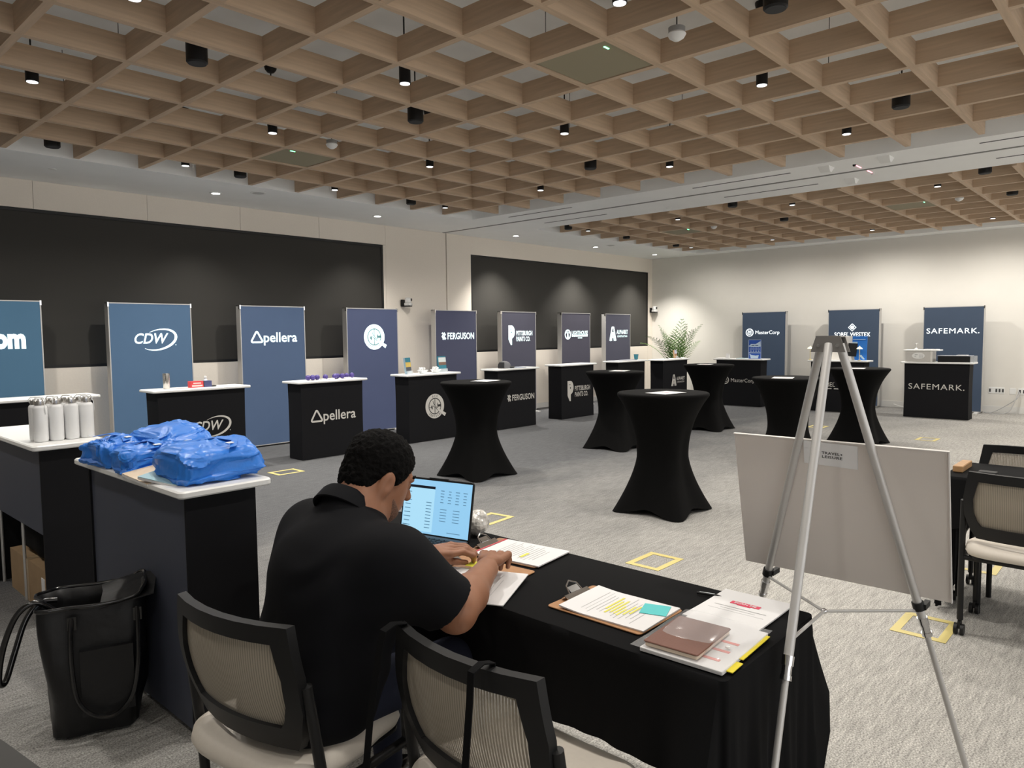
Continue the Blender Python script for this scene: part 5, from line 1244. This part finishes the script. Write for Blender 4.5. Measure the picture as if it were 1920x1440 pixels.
# board: 24 x 18 in foam board leaning on the far side of the front legs
bx = Vector((0.00863252, -0.60993892, 0)).normalized(); bu = Vector((2.21858093 - 2.32043472, 1.05666781 - 1.05810935, 1.21529019 - 0.76733025)).normalized(); bn = bx.cross(bu)
bc = Vector((2.27382408, 0.75241912, 0.99131022))
if bn.x > 0: bn = -bn
MBD = Matrix((bx, -bn, bu)).transposed()   # local x right, y away from camera, z up
board = thing('foam_board', 'blank off-white board resting on the easel', 'board', (0, 0, 0))
board.matrix_world = Matrix.Translation(bc) @ MBD.to_4x4()
part('panel', MB().box((0, 0.0035, 0), (0.61, 0.006, 0.459)), mat('foamboard', (0.82, 0.765, 0.72), 0.75), board, smooth=0)
part('edge_tape', MB().box((0, 0.0, 0.2285), (0.612, 0.008, 0.003)).box((0.3045, 0.0, 0), (0.003, 0.008, 0.459)), mat('foam_edge', (0.80, 0.77, 0.74), 0.7), board, smooth=0)
card = thing('name_card', 'white card with black capitals TRAVEL LEISURE on the board', 'card', (0, 0, 0))
card.matrix_world = Matrix.Translation(bc) @ MBD.to_4x4()
part('card', MB().box((-0.006, -0.0012, 0.187), (0.155, 0.002, 0.073), (0, 0.03, 0)), mat('card_white', (0.90, 0.90, 0.91), 0.7), card, smooth=0)
m = MB(); add_text(m, 'TRAVEL+', 0.0, 0.191, 0.06, 0.0085, -0.0028, 0.02, 0, 1.1, rot=-0.03); add_text(m, 'LEISURE', -0.0005, 0.179, 0.058, 0.0085, -0.0028, 0.02, 0, 1.1, rot=-0.03)
part('lettering', m, DARKINK, card, smooth=0)

# ================================================================== CHAIRS
def make_chair():
    """mesh-back guest chair on casters; faces local +x"""
    t = thing('mesh_chair', 'x', 'chair')
    # back frame outline in (y, z): widest at mid height, straight top
    out = [(-0.222, 0.850), (0.222, 0.850), (0.243, 0.72), (0.240, 0.63), (0.215, 0.555), (0.19, 0.512), (-0.19, 0.512), (-0.215, 0.555), (-0.240, 0.63), (-0.243, 0.72)]
    inn = [(-0.178, 0.805), (0.178, 0.805), (0.200, 0.715), (0.198, 0.645), (0.182, 0.60), (0.165, 0.578), (-0.165, 0.578), (-0.182, 0.60), (-0.198, 0.645), (-0.200, 0.715)]
    def refine(P, n=6):
        R = []
        for i in range(len(P)):
            a, b = P[i], P[(i + 1) % len(P)]
            for k in range(n): R.append((a[0] + (b[0] - a[0]) * k / n, a[1] + (b[1] - a[1]) * k / n))
        return R
    O, I = refine(out), refine(inn)
    def bx_(y, z, off): return -0.235 + 0.85 * y * y + (0.85 - z) * 0.20 + 0.025 * math.sin((z - 0.5) / 0.35 * PI) * -1 + off
    P3 = lambda L, off, sc=1.0: [(bx_(y, z, off), y, z) for y, z in L]
    m = MB(); n = len(O)
    m.loft([P3(O, 0.012), P3(O, -0.014), P3(I, -0.012), P3(I, 0.010), P3(O, 0.012)], False, False)
    part('back_frame', m, BLACKP, t, smooth=30)
    g = MB(); K = 14
    rows = []
    zs = [0.570 + (0.812 - 0.570) * k / K for k in range(K + 1)]
    def half(z):
        pts = sorted([(p[1], p[0]) for p in inn if p[0] > 0])
        for (z0, y0), (z1, y1) in zip(pts[:-1], pts[1:]):
            if z0 <= z <= z1: return y0 + (y1 - y0) * (z - z0) / (z1 - z0)
        return pts[0][1] if z < pts[0][0] else pts[-1][1]
    for z in zs:
        hw = half(z) + 0.008
        rows.append([(bx_(y, z, 0.002), y, z) for y in [-hw + 2 * hw * i / 24 for i in range(25)]])
    g.loft(rows, False, False, False)
    part('mesh_back', g, MESHF, t, smooth=60)
    # seat
    s = MB(); loops = []
    for zz, ins in ((0.425, 0.03), (0.43, 0.008), (0.45, 0.0), (0.468, 0.006), (0.478, 0.025), (0.480, 0.06)):
        lp = []
        for i in range(48):
            a = 2 * PI * i / 48; e = 0.45
            sg = lambda q: math.copysign(abs(q) ** e, q)
            x = 0.235 * sg(math.cos(a)); y = (0.245 - 0.02 * (x > 0)) * sg(math.sin(a))
            f_ = 1 - ins / 0.24
            lp.append((x * f_ + 0.01, y * f_, zz + (0.012 * (y / 0.245) ** 2 if zz > 0.46 else 0) - (0.02 * max(0, (x - 0.12) / 0.115) ** 2)))
        loops.append(lp)
    s.loft(loops)
    part('seat', s, CREAMV, t, smooth=60)
    part('seat_pan', MB().slab((0.01, 0, 0.418), (0.40, 0.42, 0.016), 0.05), BLACKP, t)
    for sd in (-1, 1):
        y = sd * 0.247
        part('rear_leg', MB().tube([(-0.170, y * 0.985, 0.70), (-0.155, y * 1.0, 0.60), (-0.135, y * 1.02, 0.45), (-0.125, y * 1.03, 0.3), (-0.118, y * 1.03, 0.075)], 0.0145, 12), BLACKM, t)
        part('front_leg', MB().tube([(-0.13, y * 1.02, 0.405), (0.02, y * 1.0, 0.40), (0.17, y * 0.98, 0.395), (0.205, y * 0.98, 0.37), (0.225, y * 1.0, 0.30), (0.25, y * 1.02, 0.075)], 0.0135, 12), BLACKM, t)
        for x in (-0.118, 0.25):
            c = part('caster', MB().cyl((x, y * 1.03, 0.085), (x, y * 1.03, 0.045), 0.010, n=10).box((x - 0.008, y * 1.03, 0.05), (0.035, 0.012, 0.035)), BLACKP, t)
            part('wheel', MB().cyl((x - 0.012, y * 1.03 - 0.022, 0.028), (x - 0.012, y * 1.03 - 0.007, 0.028), 0.028, n=20).cyl((x - 0.012, y * 1.03 + 0.007, 0.028), (x - 0.012, y * 1.03 + 0.022, 0.028), 0.028, n=20), BLACKP, c)
    part('crossbar', MB().cyl((-0.13, -0.25, 0.40), (-0.13, 0.25, 0.40), 0.012, n=12), BLACKM, t)
    return t
ch0 = make_chair()
chairs = [((1.045, 1.790), 0.157, 'mesh-back chair with cream seat holding the seated person'), ((1.275, 1.143), 0.0, 'empty mesh-back chair in the foreground with straps over its back'),
          ((4.305, 0.515), 0.0, 'mesh-back chair seen from behind at the right edge'), ((4.93, 0.625), PI, 'mesh-back chair facing the camera beyond the right-hand table')]
for i, (p, rz, lab) in enumerate(chairs):
    t = ch0 if i == 0 else copy_tree(ch0)
    t.location = (p[0], p[1], 0); t.rotation_euler = (0, 0, rz); t['label'] = lab; t['group'] = 'mesh-back chairs'

# bag hung by straps from the empty chair
t = thing('hanging_bag', 'black bag hung by its straps from the empty chair', 'bag', (1.0, 1.2, 0))
part('body', lump((0.14, 0.40, 0.24), 14, 0.015, 8, 3), NYL, t, loc=(-0.08, 0.0, 0.05), smooth=60)
part('strap', MB().strip([(0.075, 0.145, 0.79), (0.075, 0.143, 0.857), (0.04, 0.14, 0.866), (0.012, 0.143, 0.856), (0.003, 0.15, 0.80), (-0.012, 0.168, 0.65), (-0.03, 0.17, 0.5), (-0.06, 0.14, 0.3)], 0.022, 0.003, (0, 1, 0)), BLACKF, t, smooth=60)
part('strap', MB().strip([(0.065, -0.16, 0.79), (0.062, -0.162, 0.857), (0.03, -0.162, 0.866), (0.0, -0.162, 0.857), (-0.008, -0.165, 0.80), (-0.03, -0.17, 0.65), (-0.05, -0.165, 0.5), (-0.07, -0.12, 0.3)], 0.018, 0.003, (0, 1, 0)), BLACKF, t, smooth=60)
# glossy black handbag under the table
t = thing('handbag', 'glossy black handbag on the carpet between the two near chairs', 'bag', (1.70, 2.16, 0), 0.4)
part('body', lump((0.2, 0.30, 0.24), 16, 0.02, 9, 8), LEA, t, smooth=60)
part('handle', MB().tube([(0, -0.09, 0.22), (0.0, -0.07, 0.32), (0, 0, 0.36), (0, 0.07, 0.32), (0, 0.09, 0.22)], 0.008, 8), LEA, t)
part('clasp', MB().sphere((-0.08, 0.0, 0.2), 0.012, 10, 8), mat('brass', (0.7, 0.5, 0.2), 0.25, 0.9), t)
# ================================================================== PERSON
def V3(*a): return np.array(a, dtype=np.float64)
class SDF:
    def __init__(s, lo, hi, h):
        s.lo = V3(*lo); s.h = h
        s.n = np.ceil((V3(*hi) - s.lo) / h).astype(int) + 1
        s.f = np.full(s.n, 1.0, np.float32)
    def block(s, lo, hi):
        a = np.maximum(((lo - s.lo) / s.h).astype(int), 0); b = np.minimum(((hi - s.lo) / s.h).astype(int) + 2, s.n)
        if (b <= a).any(): return None
        sl = tuple(slice(a[i], b[i]) for i in range(3))
        ax = [s.lo[i] + s.h * np.arange(a[i], b[i]) for i in range(3)]
        return sl, np.stack(np.meshgrid(*ax, indexing='ij'), -1)
    def put(s, sl, d, k):
        f = s.f[sl]
        if k > 0:
            hh = np.clip(0.5 + 0.5 * (f - d) / k, 0, 1)
            s.f[sl] = f * (1 - hh) + d * hh - k * hh * (1 - hh)
        else: s.f[sl] = np.minimum(f, d)
    def cap(s, a, b, ra, rb, k=0.02, flat=None):
        a, b = V3(*a), V3(*b); R = max(ra, rb) + k * 2 + 0.03
        r = s.block(np.minimum(a, b) - R, np.maximum(a, b) + R)
        if r is None: return s
        sl, P = r; ab = b - a; t = np.clip(((P - a) @ ab) / (ab @ ab), 0, 1)
        d = np.linalg.norm(P - a - t[..., None] * ab, axis=-1) - (ra + (rb - ra) * t)
        s.put(sl, d.astype(np.float32), k); return s
    def ell(s, c, rad, rot=None, k=0.02, sub=False):
        c = V3(*c); rad = V3(*rad); R = rad.max() + 2 * k + 0.03
        r = s.block(c - R, c + R)
        if r is None: return s
        sl, P = r; q = P - c
        if rot is not None: q = q @ np.array(rot)      # columns = local axes in world
        q0 = np.linalg.norm(q / rad, axis=-1); q1 = np.linalg.norm(q / (rad * rad), axis=-1)
        d = (q0 * (q0 - 1) / np.maximum(q1, 1e-6)).astype(np.float32)
        if sub:
            f = s.f[sl]; hh = np.clip(0.5 - 0.5 * (f + d) / k, 0, 1); s.f[sl] = f * (1 - hh) - d * hh + k * hh * (1 - hh)
        else: s.put(sl, d, k)
        return s
    def grid(s):
        ax = [s.lo[i] + s.h * np.arange(s.n[i]) for i in range(3)]
        return np.stack(np.meshgrid(*ax, indexing='ij'), -1)
    def cut(s, p, nrm, where=None):
        """keep the half space (x-p).n < 0, only inside a sphere (c, r) when given"""
        p, nrm = V3(*p), V3(*nrm); nrm = nrm / np.linalg.norm(nrm)
        G_ = s.grid(); d = ((G_ - p) @ nrm).astype(np.float32)
        g = np.maximum(s.f, d)
        if where is not None:
            m = np.linalg.norm(G_ - V3(*where[0]), axis=-1) < where[1]; s.f = np.where(m, g, s.f)
        else: s.f = g
        return s
    def mesh(s, name, m, disp=None):
        f = s.f; n = f.shape
        ins = f < 0
        c = np.zeros((n[0] - 1, n[1] - 1, n[2] - 1), np.int8)
        for dx in (0, 1):
            for dy in (0, 1):
                for dz in (0, 1): c += ins[dx:n[0] - 1 + dx, dy:n[1] - 1 + dy, dz:n[2] - 1 + dz]
        idx = np.argwhere((c > 0) & (c < 8)); vid = np.full(c.shape, -1, np.int64); vid[tuple(idx.T)] = np.arange(len(idx))
        acc = np.zeros((len(idx), 3)); cnt = np.zeros(len(idx))
        cor = [(a, b, d) for a in (0, 1) for b in (0, 1) for d in (0, 1)]
        for p in cor:
            for ax in range(3):
                if p[ax] == 0:
                    q = list(p); q[ax] = 1
                    fa = f[tuple((idx + p).T)]; fb = f[tuple((idx + q).T)]
                    mk = (fa < 0) != (fb < 0); t = np.where(mk, fa / np.where(mk, fa - fb, 1), 0)
                    pos = np.tile(np.array(p, float), (len(idx), 1)); pos[:, ax] += t
                    acc += pos * mk[:, None]; cnt += mk
        v = s.lo + s.h * (idx + acc / cnt[:, None])
        faces = []
        for ax in range(3):
            sl0 = [slice(None)] * 3; sl1 = [slice(None)] * 3; sl0[ax] = slice(0, n[ax] - 1); sl1[ax] = slice(1, n[ax])
            A, B = ins[tuple(sl0)], ins[tuple(sl1)]
            e = np.argwhere(A != B); b, d = [(1, 2), (2, 0), (0, 1)][ax]
            ok = (e[:, b] > 0) & (e[:, d] > 0) & (e[:, b] < n[b] - 1) & (e[:, d] < n[d] - 1); e = e[ok]
            fl = A[tuple(e.T)]
            def g(ob, od):
                q = e.copy(); q[:, b] += ob; q[:, d] += od; return vid[tuple(q.T)]
            Q = np.stack([g(-1, -1), g(0, -1), g(0, 0), g(-1, 0)], 1)
            Q[~fl] = Q[~fl][:, ::-1]; faces.append(Q)
        F_ = np.concatenate(faces)
        if disp is not None: v = disp(v)
        me = bpy.data.meshes.new(name)
        me.from_pydata([tuple(p) for p in v], [], [tuple(int(i) for i in q) for q in F_])
        me.validate(); me.shade_smooth(); me.materials.append(m)
        return me

PB = V3(1.02, 1.75, 0)         # base of the person: below the pelvis
def rotm(fwd, up):
    f = V3(*fwd); f /= np.linalg.norm(f); u = V3(*up); l = np.cross(u, f); l /= np.linalg.norm(l); u = np.cross(f, l)
    return np.stack([f, l, u], 1)   # columns: forward, left, up
# ---- joints (room coordinates)
HEAD = V3(1.285, 1.708, 1.132)
HR = rotm((math.cos(math.radians(-12)) * math.cos(math.radians(28)), math.sin(math.radians(-12)) * math.cos(math.radians(28)), -math.sin(math.radians(28))), (0, 0, 1))
hp = lambda f, l, u: tuple(HEAD + HR @ V3(f, l, u))
SHR, SHL = (1.160, 1.470, 0.955), (1.175, 1.880, 0.965)
ELR, ELL = (1.300, 1.405, 0.802), (1.360, 1.965, 0.815)
WRR, WRL = (1.530, 1.515, 0.835), (1.530, 1.815, 0.826)

person = thing('person', 'seated person in a black polo shirt leaning over the table', 'person', tuple(PB))
SK = mat('skin', (0.285, 0.128, 0.07), 0.5, noise=0.06, nscale=30, spec=0.4)
SK.node_tree.nodes['Principled BSDF'].inputs['Subsurface Weight'].default_value = 0.08
SK.node_tree.nodes['Principled BSDF'].inputs['Subsurface Radius'].default_value = (0.01, 0.004, 0.002)
b = SDF((0.80, 1.33, 0.46), (1.80, 2.10, 1.34), 0.0045)
# head: cranium, jaw, nose, brow, ears
b.ell(hp(-0.012, 0, 0.030), (0.098, 0.078, 0.092), HR, 0.01)
b.ell(hp(0.030, 0, -0.035), (0.070, 0.064, 0.085), HR, 0.03)
b.ell(hp(0.050, 0, -0.085), (0.038, 0.045, 0.032), HR, 0.03)
b.cap(hp(0.093, 0, 0.012), hp(0.112, 0, -0.022), 0.008, 0.013, 0.012)
b.ell(hp(0.083, 0, 0.028), (0.014, 0.050, 0.011), HR, 0.015)
for s in (-1, 1):
    b.ell(hp(0.085, s * 0.030, 0.006), (0.012, 0.017, 0.009), HR, 0.008, sub=True)
    b.ell(hp(0.080, s * 0.030, 0.006), (0.012, 0.012, 0.012), HR, 0.002)
    b.ell(hp(-0.010, s * 0.083, -0.012), (0.022, 0.011, 0.035), HR, 0.006)
    b.ell(hp(-0.006, s * 0.096, -0.010), (0.012, 0.007, 0.022), HR, 0.004, sub=True)
b.ell(hp(0.096, 0, -0.050), (0.010, 0.024, 0.007), HR, 0.006); b.ell(hp(0.094, 0, -0.062), (0.011, 0.021, 0.008), HR, 0.006)
# neck, torso
b.cap(hp(-0.032, 0, -0.045), (1.170, 1.680, 0.995), 0.070, 0.084, 0.03)
b.cap((1.16, 1.68, 0.97), (1.10, 1.70, 0.80), 0.085, 0.095, 0.03); b.cap((1.10, 1.70, 0.80), (1.07, 1.74, 0.56), 0.095, 0.10, 0.03)
b.cap(SHR, SHL, 0.05, 0.05, 0.02)
# arms
for sh, el, wr in ((SHR, ELR, WRR), (SHL, ELL, WRL)):
    b.cap(sh, el, 0.052, 0.050, 0.02); md = tuple(V3(*el) * 0.62 + V3(*wr) * 0.38)
    b.cap(el, md, 0.058, 0.055, 0.02); b.cap(md, wr, 0.053, 0.033, 0.02)
# hands: palm plus five jointed fingers
def hand(wr, palm_c, knuck, across, thumb, fingers, k=0.006):
    wr = V3(*wr); pc = V3(*palm_c); kn = V3(*knuck); ac = V3(*across)
    b.cap(tuple(wr), tuple(pc), 0.027, 0.024, 0.02)
    for s in (-1.0, -0.35, 0.35, 1.0): b.cap(tuple(pc + ac * s * 0.6), tuple(kn + ac * s), 0.0165, 0.0115, 0.010)
    for (s, pts) in fingers:
        q = [kn + ac * s] + [V3(*p) for p in pts]
        rr = [0.0105, 0.0095, 0.0088, 0.0078]
        for i in range(len(q) - 1): b.cap(tuple(q[i]), tuple(q[i + 1]), rr[i], rr[i + 1], k)
    q = [V3(*p) for p in thumb]; rr = [0.015, 0.0125, 0.0105, 0.0088]
    for i in range(len(q) - 1): b.cap(tuple(q[i]), tuple(q[i + 1]), rr[i], rr[i + 1], k)
# left hand: comes in from the left, thumb and index pinch the sticky note
DL = V3(-0.030, 0.022, 0.005)
hl = lambda *p: tuple(V3(*p) + DL)
hand(WRL, hl(1.600, 1.762, 0.822), hl(1.640, 1.735, 0.826), (0.026, 0.030, 0.004),
     [hl(1.590, 1.755, 0.808), hl(1.605, 1.722, 0.800), hl(1.636, 1.704, 0.792), hl(1.668, 1.694, 0.784)],
     [(-1.0, [hl(1.656, 1.694, 0.822), hl(1.684, 1.676, 0.806), hl(1.690, 1.682, 0.786)]),
      (-0.35, [hl(1.676, 1.700, 0.826), hl(1.700, 1.684, 0.808), hl(1.700, 1.690, 0.788)]),
      (0.35, [hl(1.692, 1.716, 0.826), hl(1.712, 1.702, 0.808), hl(1.708, 1.708, 0.790)]),
      (1.0, [hl(1.704, 1.738, 0.824), hl(1.718, 1.728, 0.808), hl(1.712, 1.732, 0.792)])])
# right hand: seen from behind, knuckles up, fingers curled down to the sheet
hand(WRR, (1.585, 1.553, 0.842), (1.640, 1.582, 0.844), (-0.022, 0.034, 0.0),
     [(1.585, 1.580, 0.820), (1.612, 1.612, 0.806), (1.638, 1.634, 0.795), (1.655, 1.652, 0.787)],
     [(q_, [tuple(V3(1.640, 1.582, 0.844) + V3(-0.022, 0.034, 0.0) * q_ * 0.92 + V3(*d_) * l_) for d_ in ((0.026, 0.016, -0.008), (0.034, 0.022, -0.034), (0.020, 0.016, -0.054))]) for q_, l_ in ((1.0, 0.98), (0.35, 1.08), (-0.35, 1.02), (-1.0, 0.88))])
body = link('body', b.mesh('body', SK), person, tuple(-PB))

# ---- shirt: torso, short sleeves, soft folds
s = SDF((0.74, 1.28, 0.44), (1.52, 2.16, 1.14), 0.006)
s.ell((1.130, 1.680, 0.930), (0.125, 0.225, 0.110), rotm((0.9, 0, -0.35), (0, 0, 1)), 0.06)
s.ell((1.095, 1.695, 0.800), (0.148, 0.215, 0.20), None, 0.08)
s.ell((1.075, 1.72, 0.640), (0.160, 0.220, 0.17), None, 0.08)
s.ell((1.055, 1.745, 0.535), (0.165, 0.215, 0.09), None, 0.05)
s.cap(SHR, SHL, 0.072, 0.072, 0.08)
s.cap((1.12, 1.53, 0.86), (1.12, 1.86, 0.86), 0.085, 0.085, 0.06)
s.cap((1.160, 1.675, 0.985), hp(-0.045, 0, -0.100), 0.092, 0.080, 0.05)
for sh, el in ((SHR, ELR), (SHL, ELL)):
    e2 = tuple(V3(*sh) * -0.02 + V3(*el) * 1.02); s.cap(sh, e2, 0.074, 0.085, 0.09)
for sh, el in ((SHR, ELR), (SHL, ELL)):
    d = V3(*el) - V3(*sh); p = V3(*sh) + d * 0.86; s.cut(tuple(p), tuple(d), (tuple(V3(*sh) + d * 1.15), 0.16))
nk = V3(*hp(-0.040, 0, -0.098)); ax = HEAD - V3(1.15, 1.675, 1.0); s.cut(tuple(nk - 0.012 * ax / np.linalg.norm(ax)), tuple(ax + V3(0.05, 0, 0.05)), (tuple(nk), 0.15))
s.cut((1.0, 1.75, 0.478), (0, 0, -1))
def folds(v):
    o = v.copy()
    for i, p in enumerate(v):
        q = Vector(p)
        c = Vector((1.06, 1.71, q.z)); d = (q - c); d.z *= 0.3
        if d.length > 1e-5: d.normalize()
        a = q.z * 38 + q.y * 22 + 6 * MN.noise(q * 5)
        w = 0.014 * math.sin(a) * max(0, MN.noise(q * 4 + Vector((4, 2, 1))) + 0.2) + 0.012 * MN.noise(q * 7)
        o[i] = p + np.array(d) * w
    return o
SHIRT = mat('black_polo', (0.0048, 0.005, 0.0065), 0.85, noise=0.15, nscale=600, spec=0.15)
import bmesh
shirt_me = s.mesh('shirt', SHIRT, folds)
_bm = bmesh.new(); _bm.from_mesh(shirt_me)
for _ in range(4): bmesh.ops.smooth_vert(_bm, verts=_bm.verts, factor=0.5, use_axis_x=True, use_axis_y=True, use_axis_z=True)
_bm.to_mesh(shirt_me); _bm.free()
link('shirt', shirt_me, person, tuple(-PB))
# collar: folded band round the neck
cm = MB(); c0 = V3(*hp(-0.042, 0, -0.108)); axn = ax / np.linalg.norm(ax)
u1 = np.cross(axn, V3(0, 1, 0)); u1 /= np.linalg.norm(u1); u2 = np.cross(axn, u1)
lo = []
for r, zz in ((0.083, -0.020), (0.084, 0.010), (0.089, 0.016), (0.095, 0.006), (0.103, -0.032), (0.098, -0.034), (0.092, -0.005)):
    lo.append([tuple(c0 + axn * zz + (u1 * math.cos(a) * 1.02 + u2 * math.sin(a)) * r - PB) for a in [2 * PI * i / 40 for i in range(40)]])
cm.loft(lo, False, False); part('collar', cm, SHIRT, person, smooth=60)

# ---- hair: tight black curls
h = SDF(tuple(HEAD - 0.16), tuple(HEAD + 0.16), 0.0045)
h.ell(hp(-0.016, 0, 0.040), (0.106, 0.087, 0.095), HR, 0.01)
h.ell(hp(-0.055, 0, -0.020), (0.058, 0.074, 0.070), HR, 0.02)
for sd in (-1, 1): h.ell(hp(0.012, sd * 0.066, 0.005), (0.022, 0.014, 0.045), HR, 0.01)
h.cut(hp(0.075, 0, 0.050), tuple(HR @ V3(0.75, 0, -0.65)))
h.cut(hp(0.025, 0, -0.02), tuple(HR @ V3(1, 0, -0.55)))
h.cut(hp(-0.05, 0, -0.072), tuple(HR @ V3(0.1, 0, -1)))
for sd in (-1, 1): h.ell(hp(0.0, sd * 0.09, -0.018), (0.028, 0.022, 0.036), HR, 0.006, sub=True)
def curls(v):
    o = v.copy()
    for i, p in enumerate(v):
        q = Vector(p); d = (q - Vector(HEAD)).normalized()
        o[i] = p + np.array(d) * (0.0045 * MN.noise(q * 75) + 0.0035 * MN.noise(q * 150))
    return o
HAIR = mat('black_hair', (0.0024, 0.0021, 0.002), 0.85, bump=0.4, nscale=140, spec=0.12)
link('hair', h.mesh('hair', HAIR, curls), person, tuple(-PB))
bd = SDF(tuple(HEAD - 0.16), tuple(HEAD + 0.16), 0.0045)
bd.ell(hp(0.030, 0, -0.035), (0.0722, 0.0662, 0.0872), HR, 0.02)
bd.ell(hp(0.050, 0, -0.085), (0.0405, 0.0472, 0.0345), HR, 0.03)
bd.cut(hp(0.022, 0, -0.030), tuple(HR @ V3(0.55, 0, 0.83)))
bd.cut(hp(-0.004, 0, -0.04), tuple(HR @ V3(-1, 0, -0.35)))
bd.cut(hp(0.07, 0, -0.058), tuple(HR @ V3(0.5, 0, 0.86)), (hp(0.10, 0, -0.03), 0.045))
link('beard', bd.mesh('beard', mat('grey_beard', (0.15, 0.075, 0.048), 0.8, noise=0.5, nscale=300, bump=0.5)), person, tuple(-PB))
eb = MB()
for sd in (-1, 1): eb.tube([tuple(V3(*hp(0.092, sd * 0.014, 0.034)) - PB), tuple(V3(*hp(0.093, sd * 0.032, 0.040)) - PB), tuple(V3(*hp(0.080, sd * 0.050, 0.034)) - PB)], 0.004, 6)
part('eyebrows', eb, HAIR, person)
ey = MB()
for sd in (-1, 1): ey.sphere(tuple(V3(*hp(0.0835, sd * 0.030, 0.006)) - PB), 0.0105, 12, 8)
part('eyes', ey, mat('eye_dark', (0.05, 0.03, 0.025), 0.2), person)

# ---- trousers and shoes
tr = SDF((0.80, 1.45, 0.02), (1.70, 2.08, 0.72), 0.009)
tr.ell((1.04, 1.75, 0.545), (0.165, 0.20, 0.085), None, 0.04)
for hip, kn, an in (((1.02, 1.655, 0.555), (1.440, 1.585, 0.560), (1.46, 1.60, 0.11)), ((1.02, 1.845, 0.555), (1.430, 1.925, 0.555), (1.45, 1.91, 0.11))):
    tr.cap(hip, kn, 0.088, 0.066, 0.04); tr.cap(kn, an, 0.064, 0.046, 0.03)
tr.cut((0, 0, 0.60), (-0.25, 0, 1), ((1.0, 1.75, 0.7), 0.3)); tr.cut((0, 0, 0.075), (0, 0, -1))
link('trousers', tr.mesh('trousers', mat('navy_trousers', (0.016, 0.019, 0.034), 0.85, noise=0.1, nscale=300, spec=0.2)), person, tuple(-PB))
for (x, y, a) in ((1.46, 1.60, -0.1), (1.45, 1.91, 0.1)):
    sh = MB(); lo = []
    for zz, f_ in ((0.0, 1.0), (0.02, 1.02), (0.045, 0.95), (0.075, 0.72), (0.095, 0.5)):
        lo.append([((0.135 * math.cos(q) * f_ + 0.055 * (1 if f_ > 0.9 else f_ - 0.2)), 0.047 * math.sin(q) * min(1, f_ + 0.1), zz) for q in [2 * PI * i / 24 for i in range(24)]])
    sh.loft(lo); part('shoe', sh, LEA, person, loc=(x - PB[0], y - PB[1], 0), rot=(0, 0, a), smooth=60)
# sticky note in the fingers
solo('sticky_note', MB().box((0, 0, 0), (0.062, 0.062, 0.0012)), mat('sticky_yellow', (0.80, 0.76, 0.06), 0.7), 'yellow sticky note between thumb and finger', 'note', (1.664, 1.690, 0.781), (0.06, 0.06, 0.4), smooth=0)
bpy.context.view_layer.update()
